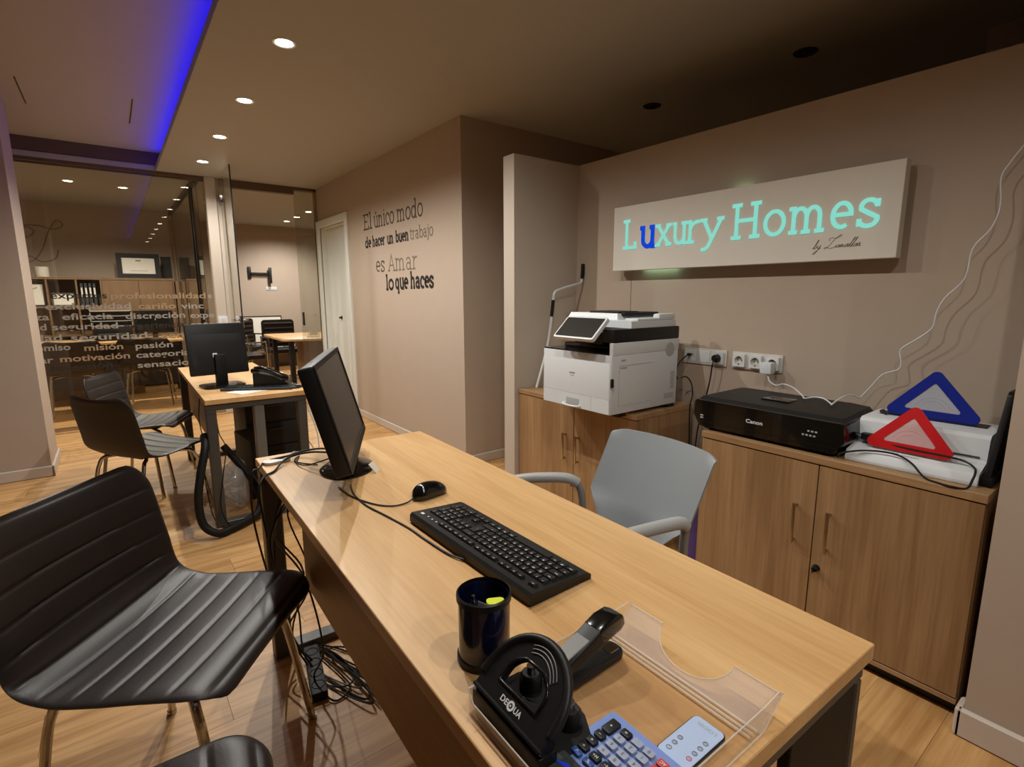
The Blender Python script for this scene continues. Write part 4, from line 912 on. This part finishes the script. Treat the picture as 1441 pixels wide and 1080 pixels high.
b = nb(); frame_prism(b, OUT, INN, .012, lm_ @ Matrix.Translation((0, 0, -.004))); lv = obj('lever', b, 'black', pu, True, 40)
b = nb(); tube(b, [lm_ @ Vector((x, y, .006)) for x, y in OUT[2:]], .0065, 10, 0); obj('lever_rim', b, 'black', lv, True, 60)
b = nb(); tube(b, [lm_ @ Vector((x, y, .008)) for x, y in INN + INN[:1]], .0025, 8, 0); obj('grip_lip', b, 'blackgloss', lv, True, 60)
for k, r in enumerate((.062, .067, .072)):
    b = nb(); tube(b, [lm_ @ Vector((-.0 + (r - .012) * .86 * math.cos(R(a)), .018 + r * math.sin(R(a)) ** .9, .0086)) for a in range(42, 122, 8)], .0009, 6, 0); obj('groove_line', b, 'steel2', lv)
b = nb(); box(b, (-.072, -.004, -.010), (.072, .0015, .010), .003, mtx=lm_); obj('lever_edge', b, 'black', lv)
b = nb(); put_text(b, 'DE', lm_ @ Matrix.Translation((-.020, .0075, .0083)), .0075, .014, .02); put_text(b, 'UA', lm_ @ Matrix.Translation((.0075, .0075, .0083)), .0075, .014, .02)
frame_prism(b, [(.0062 * math.cos(2 * PI * k / 20), .0062 * math.sin(2 * PI * k / 20)) for k in range(20)], [(.0032 * math.cos(2 * PI * k / 20), .0032 * math.sin(2 * PI * k / 20)) for k in range(20)], .0002, lm_ @ Matrix.Translation((.0005, .011, .0083)))
box(b, (-.0012, .0098, .0083), (.0012, .0122, .0086), mtx=lm_); obj('lettering', b, 'legend', lv, False)
# calculator
ca = thing('calculator', 'periwinkle blue desk calculator with black and grey keys in the clear tray', 'calculator', (.410, .352, .7438))
b = nb(); prism(b, rrect(-.079, -.058, .066, .057, .008), .012, None, .003); cb = obj('case', b, 'calcblue', ca)
b = nb(); prism(b, rrect(-.075, -.050, -.030, .049, .004), .0035, Matrix.Translation((0, 0, .0115)), .001); obj('display_frame', b, 'greyfab', cb)
b = nb(); prism(b, rrect(-.070, -.040, -.036, .040, .002), .0006, Matrix.Translation((0, 0, .0150))); obj('display', b, 'lcd', cb)
b = nb(); prism(b, [(-.040, .030), (-.050, .046), (-.044, .018)], .0006, Matrix.Translation((0, 0, .0153))); obj('blue_mark', b, 'brightblue', cb, False)
KX = [-.020, -.008, .006, .020, .034, .047]; KY = [.037, .018, .0005, -.017, -.037]
LAY = [(0, 0, '√', 'b'), (1, 0, '÷', 'k'), (2, 0, '×', 'k'), (3, 0, '−', 'k'), (4.5, 0, '+', 'K'), (0, 1, '%', 'b'), (1, 1, 'M+', 'k'), (2, 1, '9', 'g'), (3, 1, '6', 'g'), (4, 1, '3', 'g'), (5, 1, '=', 'k'), (1, 2, 'M−', 'k'), (2, 2, '8', 'g'), (3, 2, '5', 'g'), (4, 2, '2', 'g'), (5, 2, '.', 'g'), (1, 3, 'MR', 'k'), (2, 3, '7', 'g'), (3, 3, '4', 'g'), (4, 3, '1', 'g'), (5, 3, '0', 'g'), (1, 4, '±', 'k'), (2, 4, '▸', 'g'), (3, 4, '00', 'g'), (4, 4, 'C', 'r'), (5, 4, 'AC', 'r')]
for r_, c_, s_, kd in LAY:
    x = KX[int(r_)] if r_ == int(r_) else (KX[4] + KX[5]) / 2; y = KY[c_]; hx_ = .0052 if kd != 'K' else .0118; hy_ = .0072
    if kd == 'b': hx_ = .0040
    b = nb(); prism(b, rrect(x - hx_, y - hy_, x + hx_, y + hy_, .0022, 3), .005, Matrix.Translation((0, 0, .0115)), .0012); k_ = obj('key', b, {'b': 'darkbluekey', 'k': 'black', 'K': 'black', 'g': 'keygrey', 'r': 'red'}[kd], ca)
    b = nb(); put_text(b, s_, frame((x + .0022, y, .0168), *DK), .0050 if len(s_) == 1 else .0042, None, .012, True)
    if len(b.verts): obj('legend', b, 'legend' if kd != 'g' else 'steel2', k_, False)
    else: b.free()
# pale blue card
cd = thing('pale_card', 'pale blue rounded card with dark rim tucked against the calculator', 'card', (.523, .320, .7438))
b = nb(); prism(b, rrect(-.046, -.023, .042, .023, .008), .0045, None, .001); obj('card_rim', b, 'black', cd)
b = nb(); prism(b, rrect(-.0445, -.0215, .0405, .0215, .007), .0012, Matrix.Translation((0, 0, .004))); fc = obj('card_face', b, 'cardblue', cd)
b = nb(); put_text(b, 'LODEL', frame((.033, -.014, .0054), *DK), .006, .028, .0); obj('lettering', b, 'ltgrey', fc, False)
def ring(x, y, m, ch):
    b = nb(); frame_prism(b, [(x + .0035 * math.cos(2 * PI * k / 16), y + .0035 * math.sin(2 * PI * k / 16)) for k in range(16)], [(x + .0026 * math.cos(2 * PI * k / 16), y + .0026 * math.sin(2 * PI * k / 16)) for k in range(16)], .0003, Matrix.Translation((0, 0, .0052)))
    put_text(b, ch, frame((x + .0018, y, .0054), *DK), .0035, None, .01, True); obj('round_symbol', b, m, fc, False)
for k, ch_ in enumerate('IDO'): ring(-.034 + k * .016 * .72 + .003, .012, 'steel2', ch_)
for k, ch_ in enumerate('CDOO'): ring(-.026 + k * .0115, -.013, 'red' if k == 0 else 'steel2', ch_)
# hub and cables at the far corner
t = thing('usb_hub', 'small pale flat hub lying at the far left corner of the desk', 'hub', (.392, 1.845, .74), R(8))
b = nb(); prism(b, rrect(-.045, -.024, .045, .024, .022), .010, None, .003); obj('hub_shell', b, 'offwhite', t)
b = nb()
for P in ([(.52, 1.64, .80), (.48, 1.74, .785), (.44, 1.82, .760), (.40, 1.80, .752), (.36, 1.74, .744), (.318, 1.70, .742), (.300, 1.68, .70), (.315, 1.70, .55)],
          [(.55, 1.66, .80), (.52, 1.80, .775), (.47, 1.86, .757), (.43, 1.84, .757), (.36, 1.86, .745), (.327, 1.80, .744), (.298, 1.77, .73), (.30, 1.80, .55), (.36, 1.86, .20)]):
    tube(b, P, .0035)
tag(obj('signal_cable', b, 'black'), 'pair of black signal cables running from the monitor over the far desk end', 'cable')
b = nb(); tube(b, [(.50, 1.62, .79), (.455, 1.70, .756), (.44, 1.78, .745), (.47, 1.86, .744), (.44, 1.80, .744), (.49, 1.72, .744)], .0022); tag(obj('thin_cable', b, 'black'), 'thin black cable looped loosely behind the monitor base', 'cable')
b = nb(); tube(b, [(.43, 1.845, .748), (.47, 1.90, .744), (.50, 1.96, .60), (.52, 2.02, .45), (.55, 2.1, .30), (.56, 2.2, .05)], .0025); tag(obj('white_cable', b, 'ltgrey'), 'pale cable leaving the hub over the far edge of the desk', 'cable')
# tangle of leads under the foreground desk
rnd = random.Random(5)
for k in range(5):
    x0 = .36 + .03 * rnd.random(); y0 = 1.62 + .2 * rnd.random(); b = nb()
    P = [(x0 + .05, y0, .69), (x0 + .05 * rnd.uniform(-1, 1), y0 + .06 * rnd.uniform(-1, 1), .55), (x0 + .02 + .08 * rnd.uniform(-1, 1), y0 - .08 * rnd.uniform(-1, 1), .36), (x0 + .04 + .06 * rnd.uniform(-1, 1), y0 + .08 * rnd.uniform(-1, 1), .16), (x0 + .05, y0 - .02, .04), (x0 + .08, y0 - .12, .006), (.44 + .10 * rnd.random(), 1.58 - .15 * rnd.random(), .006 + .004 * k), (.50 + .08 * rnd.random(), 1.72 - .1 * rnd.random(), .006 + .004 * k), (.46 + .06 * rnd.random(), 1.86 - .1 * rnd.random(), .006 + .004 * k), (.55 + .1 * rnd.random(), 1.60 - .2 * rnd.random(), .006 + .004 * k)]
    tube(b, P, .0032, 6, 6); o = tag(obj('floor_cable', b, 'black'), 'thin black lead in the tangle under the foreground desk', 'cable', 'leads tangled under the desk')
t = thing('power_strip', 'black power strip on the floor under the foreground desk', 'power strip', (.43, 1.70, 0), R(80))
b = nb(); box(b, (-.13, -.025, .0), (.13, .025, .034), .006); obj('strip_body', b, 'blackrubber', t)
b = nb()
for k in range(4): lathe(b, [(0, -.004), (.018, -.004), (.019, 0), (.020, .002), (.022, 0)], 16, Matrix.Translation((-.09 + k * .06, 0, .034)))
o = obj('socket_well', b, 'blackrubber', t); o['kind'] = 'stuff'

# ------------------------------------------------------------------ on and under the second desk
t = thing('monitor', 'black monitor seen from the back with a small white label, on the second desk', 'monitor', (.50, 3.66, .74), R(8))
mt2 = frame((0, -.02, .10), (1, 0, 0), Vector((0, .16, 1)).normalized())
b = nb(); prism(b, rrect(-.165, -.02, .165, .295, .008), .03, mt2 @ Matrix.Translation((0, 0, -.05)), .004)
loft(b, [[(x, y, -.021) for x, y in roundpoly([(-.155, 0), (.155, 0), (.155, .24), (-.155, .24)], .03, 4)], [(x, y, -.016) for x, y in roundpoly([(-.125, .03), (.125, .03), (.125, .19), (-.125, .19)], .03, 4)]], 0, mt2); h2 = obj('housing', b, 'black', t)
b = nb(); box(b, (-.035, .085, -.017), (-.010, .112, -.0152), mtx=mt2); obj('white_label', b, 'paper', h2, False)
b = nb(); box(b, (-.032, -.02, .012), (.032, .02, .20), .006); obj('neck', b, 'black', t)
b = nb(); prism(b, rrect(-.12, -.10, .12, .09, .05), .014, None, .004); obj('base', b, 'blackgloss', t)
t = thing('keyboard', 'dark keyboard pushed back under the reversed monitor on the second desk', 'keyboard', (.665, 3.42, .74), R(62))
b = nb(); box(b, (-.07, -.20, 0), (.07, .20, .016), .004); obj('case', b, 'greyfab', t)
kk = nb()
for i in range(5):
    for j in range(18): box(kk, (-.058 + i * .021, -.188 + j * .021, .016), (-.041 + i * .021, -.171 + j * .021, .021))
o = obj('keys', kk, 'keycap', t, False); o['kind'] = 'stuff'
t = thing('desk_telephone', 'black office telephone with its handset on the second desk', 'telephone', (.755, 3.47, .74), R(-22))
b = nb(); loft(b, [[(-.095, y, 0), (.095, y, 0), (.095, y, .03), (.02, y, .075), (-.095, y, .105)] for y in (-.10, .10)]); obj('phone_base', b, 'black', t)
b = nb(); tube(b, [(-.085, -.075, .118), (-.03, -.082, .118), (.06, -.078, .075), (.09, -.072, .062)], .017, 12); box(b, (-.105, -.105, .095), (-.06, -.05, .125), .012); box(b, (.065, -.10, .045), (.105, -.05, .075), .012); obj('handset', b, 'blackgloss', t)
b = nb()
for i in range(4):
    for j in range(3): box(b, (.03 + i * .016, .0 + j * .022, .062 - i * .0095), (.041 + i * .016, .015 + j * .022, .073 - i * .0095))
o = obj('dial_keys', b, 'greyfab', t, False); o['kind'] = 'stuff'
b = nb(); prism(b, rrect(-.04, -.012, .03, .085, .004), .003, Matrix.Translation((-.045, 0, .094)) @ Matrix.Rotation(R(18), 4, 'Y')); obj('phone_display', b, 'screen', t)
b = nb(); tube(b, [(.835, 3.37, .745), (.80, 3.315, .746), (.845, 3.29, .746), (.885, 3.33, .746), (.86, 3.36, .746)], .007, 8); tag(obj('coiled_cord', b, 'black'), 'thick black handset cord looped at the desk edge beside the telephone', 'cord')
t = thing('papers', 'few white sheets lying under the telephone on the second desk', 'paper', (.60, 3.37, .74), R(20))
b = nb(); box(b, (-.09, -.07, .0), (.09, .07, .0012)); obj('sheet', b, 'paper', t, False)
b = nb(); box(b, (-.10, -.05, .0013), (.07, .08, .0022), mtx=Matrix.Rotation(R(14), 4, 'Z')); obj('sheet', b, 'paper', t, False)
t = thing('paper_sheet', 'white sheet lying at the far right of the second desk behind the telephone', 'paper', (.83, 3.95, .74), R(-10))
b = nb(); box(b, (-.10, -.14, 0), (.10, .14, .001)); obj('sheet', b, 'paper', t, False)
t = thing('computer_tower', 'slim black computer tower standing on the floor under the second desk', 'computer', (.64, 3.75, 0), R(4))
b = nb(); box(b, (-.045, -.20, .012), (.045, .20, .38), .006); obj('tower_case', b, 'blackrubber', t)
b = nb(); box(b, (-.042, -.206, .02), (.042, -.198, .37), .003); obj('front_bezel', b, 'black', t)
for y in (-.17, .17):
    b = nb(); box(b, (-.055, y - .02, 0), (.055, y + .02, .014), .003); obj('foot', b, 'blackrubber', t)
t = thing('drawer_pedestal', 'black drawer pedestal under the right of the second desk', 'pedestal', (.86, 4.25, 0))
b = nb(); box(b, (-.19, -.25, .03), (.19, .25, .58), .004); obj('pedestal_body', b, 'blackrubber', t)
for k in range(3):
    b = nb(); box(b, (-.185, -.262, .05 + k * .175), (.185, -.249, .215 + k * .175), .003); d = obj('drawer', b, 'blackrubber', t)
    b = nb(); box(b, (-.06, -.272, .16 + k * .175), (.06, -.26, .175 + k * .175), .003); obj('pull', b, 'black', d)
for sx in (-.15, .15):
    for sy in (-.2, .2):
        b = nb(); box(b, (sx - .02, sy - .02, 0), (sx + .02, sy + .02, .032), .006); obj('castor', b, 'blackrubber', t)
b = nb(); tube(b, [(.335, 3.28, .53), (.325, 3.20, .48), (.29, 3.16, .36), (.262, 3.13, .22), (.27, 3.10, .09), (.33, 3.08, .03), (.40, 3.11, .025), (.50, 3.17, .03), (.565, 3.22, .05), (.60, 3.33, .10), (.57, 3.40, .20), (.50, 3.46, .32), (.45, 3.5, .40)], .021, 12, 8); tag(obj('cable_sleeve', b, 'blackrubber'), 'thick black cable sleeve curving down from the second desk to the floor', 'hose')
t = thing('bag', 'crumpled clear plastic bag of leads under the second desk', 'bag', (.49, 3.47, 0))
tb3 = nb(); bmesh.ops.create_icosphere(tb3, subdivisions=3, radius=.12)
for v in tb3.verts:
    r_ = 1 + .22 * math.sin(17 * v.co.x + 3) * math.cos(23 * v.co.z) + .12 * math.sin(41 * v.co.y); v.co = Vector((v.co.x * r_ * .75, v.co.y * r_ * .75, max(-.14, v.co.z * r_ * 1.3) + .145))
obj('bag_film', tb3, 'bag', t, True, 180)
b = nb(); rr = random.Random(3)
for k in range(4): tube(b, [(rr.uniform(-.06, .06), rr.uniform(-.06, .06), rr.uniform(.02, .26)) for _ in range(6)], .003, 6)
o = obj('coiled_lead', b, 'black', t); o['kind'] = 'stuff'
for k, P in enumerate(([(.395, 3.24, .70), (.40, 3.22, .55), (.43, 3.25, .45), (.40, 3.22, .30), (.37, 3.18, .12), (.42, 3.16, .006), (.5, 3.25, .006)], [(.345, 3.42, .72), (.330, 3.40, .60), (.338, 3.36, .45), (.325, 3.35, .25), (.34, 3.3, .05), (.38, 3.2, .006), (.44, 3.14, .006)], [(.90, 3.35, .70), (.84, 3.28, .52), (.90, 3.25, .38), (.93, 3.22, .32), (.95, 3.3, .45), (.93, 3.4, .60)])):
    b = nb(); tube(b, P, .003 if k < 2 else .004, 6); tag(obj('hanging_lead', b, 'black' if k < 2 else 'ltgrey'), ('thin black lead hanging inside the near left leg of the second desk', 'thin black lead hanging outside the near left leg of the second desk', 'pale looped cable hanging at the right end of the second desk')[k], 'cable')

# ------------------------------------------------------------------ the glazed room at the left
t = thing('shelf_unit', 'brown wall unit behind the glass, open shelves left and closed doors right', 'shelf unit', (-.05, 9.30, 0))
b = nb(); box(b, (-1.2, .20, 0), (.80, .225, 1.5)); obj('back_panel', b, 'shelf', t)
b = nb(); box(b, (-1.2, -.17, 1.51), (.80, .225, 1.54)); obj('top_panel', b, 'shelf', t)
for z in (.36, .76, 1.14):
    b = nb(); box(b, (-1.2, -.16, z), (-.03, .20, z + .022)); obj('shelf', b, 'shelf', t)
for x in (-1.2, -.61, -.31, -.05, .785):
    b = nb(); box(b, (x, -.165, 0), (x + .02, .20, 1.51)); obj('upright', b, 'shelf', t)
for x0, x1 in ((-.028, .377), (.381, .783)):
    b = nb(); box(b, (x0, -.185, .80), (x1, -.166, 1.505), .002, 1); obj('door', b, 'shelf', t)
    b = nb(); box(b, (x0, -.185, .06), (x1, -.166, .795), .002, 1); obj('door', b, 'shelf', t)
t = thing('low_cabinet', 'narrow brown cabinet behind the glass, right of the wall unit', 'cabinet', (.78 - .0, 9.12, 0)); t.location.x = .772 - .0
b = nb(); box(b, (.0, .0, 0), (.035, .40, 1.50)); obj('side_panel', b, 'shelf', t)
def picture(label, at, w_, h_, fm, rx=R(-8), name='framed_picture', bw=.03, cat='picture'):
    t = thing(name, label, cat, at); m = Matrix.Rotation(rx, 4, 'X') @ frame((0, 0, 0), *GY)
    b = nb(); frame_prism(b, [(-w_ / 2, 0), (w_ / 2, 0), (w_ / 2, h_), (-w_ / 2, h_)], [(-w_ / 2 + bw, bw), (w_ / 2 - bw, bw), (w_ / 2 - bw, h_ - bw), (-w_ / 2 + bw, h_ - bw)], .02, m); obj('frame', b, fm, t, False)
    b = nb(); box(b, (-w_ / 2 + bw, bw, .004), (w_ / 2 - bw, h_ - bw, .010), mtx=m); p = obj('print', b, 'paper', t, False)
    return t, m, p
t, m, p = picture('black framed certificate standing on top of the brown wall unit', (.36, 9.20, 1.54), .50, .34, 'blackrubber', R(-6), bw=.06)
b = nb(); box(b, (-.03, .235, .0101), (.03, .25, .0108), mtx=m); box(b, (-.10, .10, .0101), (.10, .104, .0108), mtx=m); obj('printed_lines', b, 'ink2', p, False)
t, m, p = picture('black framed sketch on the upper open shelf, leftmost behind the glass', (-.80, 9.20, 1.164), .24, .30, 'black', bw=.015)
b = nb(); tube(b, [m @ Vector(q) for q in ((-.05, .08, .0105), (.0, .16, .0105), (-.04, .2, .0105), (.05, .24, .0105))], .004, 6); obj('ink_drawing', b, 'ink', p, False)
picture('pale landscape print on the upper open shelf, middle one behind the glass', (-.50, 9.22, 1.164), .23, .17, 'steel', bw=.012)
for k in range(4):
    t = thing('ring_binder', 'upright grey ring binder on the upper shelf, %s of four' % ('leftmost', 'second from left', 'third from left', 'rightmost')[k], 'binder', (-.30 + .045 * k, 9.185, 1.164), 0, 'binders on the upper shelf')
    b = nb(); box(b, (-.014, -.01, 0), (.014, .25, .30), .002, 1); obj('cover', b, 'greyfab', t)
    b = nb(); box(b, (-.009, -.0115, .12), (.009, -.009, .24)); obj('spine_label', b, 'paper', t, False)
t = thing('candle', 'white pillar candle on top of the brown wall unit', 'candle', (-.68, 9.22, 1.54))
b = nb(); lathe(b, [(0, 0), (.07, 0), (.072, .004), (.072, .125), (.068, .13), (.05, .127), (0, .124)], 28); obj('wax', b, 'paper', t)
b = nb(); tube(b, [(0, 0, .122), (.003, 0, .145)], .002, 6, 0); obj('wick', b, 'ink', t)
# desk with monitor, printer and tray
t = thing('desk', 'long pale topped desk with dark front panel behind the glass', 'desk', (-1.1, 7.98, 0))
b = nb(); box(b, (0, 0, .715), (1.80, .75, .74), .002, 1); obj('desktop', b, 'oak', t)
b = nb(); box(b, (.05, .03, .18), (1.75, .05, .70)); obj('modesty_panel', b, 'shell', t)
for x in (.02, 1.73):
    for y in (.04, .66):
        b = nb(); box(b, (x, y, 0), (x + .05, y + .05, .715), .003, 1); obj('leg', b, 'blackmetal', t)
t = thing('monitor', 'dark monitor standing on the long desk behind the glass', 'monitor', (.42, 8.35, .74))
b = nb(); prism(b, rrect(-.215, .075, .215, .365, .008), .03, frame((0, 0, 0), *GY), .004); obj('housing', b, 'black', t)
b = nb(); box(b, (-.03, -.02, .0), (.03, .02, .12), .004); obj('neck', b, 'black', t)
b = nb(); prism(b, rrect(-.12, -.08, .12, .08, .04), .012, None, .003); obj('base', b, 'black', t)
b = nb(); put_text(b, 'l', frame((.01, -.0305, .24), *GY), .03, .01); obj('rear_mark', b, 'ltgrey', t, False)
t = thing('desktop_printer', 'black desktop printer on the long desk behind the glass', 'printer', (-.02, 8.4, .74))
b = nb(); box(b, (-.19, -.16, .004), (.19, .16, .15), .02); obj('body', b, 'black', t)
b = nb(); box(b, (-.15, -.17, .055), (.15, -.155, .09), .004); obj('paper_slot', b, 'greyfab', t)
b = nb(); box(b, (-.16, -.12, .148), (.16, .10, .165), .008); obj('lid', b, 'blackgloss', t)
t = thing('letter_rack', 'stack of grey letter trays above the black desktop printer', 'letter rack', (-.02, 8.78, .0))
for z in (.90, .965, 1.03, 1.095):
    b = nb(); box(b, (-.22, -.12, z), (.22, .12, z + .008)); box(b, (-.22, -.12, z), (-.212, .12, z + .05)); box(b, (.212, -.12, z), (.22, .12, z + .05)); obj('tray', b, 'ltgrey', t, False)
b = nb(); box(b, (-.22, .11, .0), (.22, .125, 1.15)); obj('back_board', b, 'shelf', t)
for k, (x, y, z0, z1, wv) in enumerate(((-.62, 8.75, 0, .26, .5), (.02, 8.70, 0, .28, .45))):
    t = thing('storage_box', 'pale storage box on the floor under the long desk, ' + ('left one' if k == 0 else 'right one'), 'box', (x, y, 0))
    b = nb(); box(b, (-wv / 2, -.16, 0), (wv / 2, .16, z1), .004); obj('box_body', b, 'panel', t)
    b = nb(); box(b, (-wv / 2 - .008, -.168, z1 - .05), (wv / 2 + .008, .168, z1 + .006), .004); obj('lid', b, 'cab', t)
# flourish initial on the back wall and small fittings
b = nb(); fm = frame((-.88, 9.548, 1.72), *GY)
tube(b, [fm @ Vector(q) for q in ((.02, .36, 0), (.0, .44, 0), (.10, .47, 0), (.16, .42, 0), (.08, .34, 0), (.0, .38, 0), (.03, .48, 0), (.2, .5, 0), (.36, .46, 0), (.46, .52, 0), (.40, .58, 0), (.30, .42, 0), (.22, .2, 0), (.12, .05, 0), (.03, .02, 0), (.08, .1, 0), (.2, .03, 0), (.34, .08, 0), (.38, .2, 0))], .006, 6); tag(obj('wall_initial', b, 'ink3'), 'large grey flourished letter L on the wall of the glazed room', 'lettering')
t = thing('dark_panel', 'narrow dark green panel hanging by the divider in the glazed room', 'panel', (.80, 9.50, 1.62)); t.location = (.72, 9.52, 1.56)
b = nb(); box(b, (-.07, -.02, 0), (.05, .02, .30), .004); obj('panel_face', b, 'greyfab', t)
b = nb(); box(b, (-.075, -.024, .29), (.055, .022, .305), .002); obj('panel_rail', b, 'blackmetal', t)
t = thing('switch_plate', 'white control plate fixed on the post beside the glass door', 'switch', (.955, gy - .05, 1.03))
b = nb(); prism(b, rrect(-.045, -.045, .045, .045, .006), .010, frame((0, 0, 0), *GY), .002); obj('plate', b, 'white', t)
b = nb(); box(b, (-.012, -.014, -.02), (.012, -.009, .02), .001, 1); obj('rocker', b, 'offwhite', t)

# ------------------------------------------------------------------ the room behind the open door
t = thing('tv_bracket', 'black swivel television bracket on the wall of the room behind the open door', 'bracket', (2.18, 10.42, 1.68))
b = nb(); box(b, (-.19, -.03, -.09), (-.14, 0, .12), .004); obj('wall_plate', b, 'blackmetal', t)
b = nb(); box(b, (-.15, -.06, -.02), (.16, -.025, .02), .004); obj('swing_arm', b, 'blackmetal', t)
b = nb(); box(b, (.14, -.10, -.17), (.185, -.05, .11), .004); obj('screen_mount', b, 'blackmetal', t)
t = thing('wall_socket', 'white wall socket just below the television bracket', 'socket', (2.36, 10.42, 1.42))
b = nb(); prism(b, rrect(-.09, -.03, .09, .03, .004), .010, frame((0, 0, 0), *GY), .002); obj('plate', b, 'white', t)
b = nb(); box(b, (-.06, -.012, -.015), (-.02, -.009, .015)); box(b, (.02, -.012, -.015), (.06, -.009, .015)); obj('insert', b, 'offwhite', t)
t, m, p = picture('large pale print in a thin black frame leaning on the far wall', (2.16, 10.30, .30), .64, .63, 'black', R(-7), 'leaning_picture', .014)
b = nb(); prism(b, [(.01, .30), (.03, .33), (.0, .37), (-.02, .33)], .0006, m @ Matrix.Translation((0, 0, .0102))); obj('printed_emblem', b, 'ink3', p, False)
t = thing('low_bench', 'low brown bench under the leaning picture', 'bench', (2.2, 10.25, 0))
b = nb(); box(b, (-.5, -.12, .27), (.5, .15, .298)); obj('bench_top', b, 'shelf', t)
for x in (-.48, .45):
    b = nb(); box(b, (x, -.10, 0), (x + .03, .14, .27)); obj('bench_end', b, 'shelf', t)
t = thing('desk', 'oak topped desk with rounded end in the room behind the open door', 'desk', (1.70, 7.0, 0))
b = nb(); prism(b, roundpoly([(.0, .08), (.75, -.1), (.85, 1.2), (.0, 1.30)], .12, 5), .028, Matrix.Translation((0, 0, .712)), .002); obj('desktop', b, 'oak', t)
for x, y in ((.10, .20), (.66, .10), (.10, 1.1), (.70, 1.05)):
    b = nb(); box(b, (x, y, 0), (x + .06, y + .06, .712), .003, 1); obj('leg', b, 'blackmetal', t)
t = thing('pedestal_cabinet', 'small brown cabinet under the right end of the desk behind the open door', 'cabinet', (2.36, 7.75, 0))
b = nb(); box(b, (-.26, -.25, .04), (.26, .25, .68)); obj('carcass', b, 'cab', t)
for k in range(2):
    b = nb(); box(b, (-.255, -.268, .05 + k * .315), (.255, -.249, .355 + k * .315), .002, 1); obj('drawer', b, 'cab', t)
b = nb(); box(b, (-.24, -.23, 0), (.24, .23, .04)); obj('plinth', b, 'black', t)
t = thing('name_stand', 'small clear upright stand on the desk behind the open door', 'stand', (2.13, 7.25, .74))
b = nb(); box(b, (-.08, 0, 0), (.08, .004, .11)); obj('upright_pane', b, 'acrylic', t, False)
b = nb(); box(b, (-.08, 0, 0), (.08, .05, .004)); obj('stand_foot', b, 'acrylic', t, False)
b = nb(); box(b, (-.05, -.002, .03), (.05, -.0005, .07)); obj('card_insert', b, 'paper', t, False)
def sled_chair(label, loc, rz):
    t = thing('meeting_chair', label, 'chair', loc, rz, 'black chrome-framed chairs in the back room')
    b = nb()
    loft(b, [[(x, y + .0, z) for x, z in rrect(-.24, .50, .24, .92, .05)] for y in (-.235, -.200)]); 
    for k in range(5): tube(b, [(-.21, -.196, .56 + k * .075), (.21, -.196, .56 + k * .075)], .018, 8, 0)
    obj('backrest', b, 'leather', t)
    b = nb(); prism(b, rrect(-.24, -.22, .24, .24, .05), .06, Matrix.Translation((0, 0, .43)), .015); obj('seat', b, 'leather', t)
    for s in (-1, 1):
        b = nb(); tube(b, [(s * .26, -.22, .66), (s * .27, .18, .66), (s * .27, .235, .62), (s * .27, .235, .06), (s * .27, .20, .013), (s * .27, -.22, .013)], .012, 10, 4); tube(b, [(s * .26, -.21, .66), (s * .255, -.21, .45)], .012, 10, 0); obj('side_frame', b, 'chrome', t)
    b = nb(); tube(b, [(-.27, .0, .42), (.27, .0, .42)], .011, 8, 0); tube(b, [(-.27, -.22, .013), (.27, -.22, .013)], .012, 8, 0); obj('cross_tube', b, 'chrome', t)
    return t
sc_ = sled_chair('black leather chair with chrome sled frame behind the rounded desk', (2.06, 8.62, 0), R(182))
dup(sc_, (1.36, 8.0, 0), R(-80), 'black leather chair with chrome frame, left end of the rounded desk')
dup(sc_, (1.94, 6.72, 0) if False else (1.75, 9.35, 0), R(-150), 'black leather chair with chrome frame below the leaning picture')
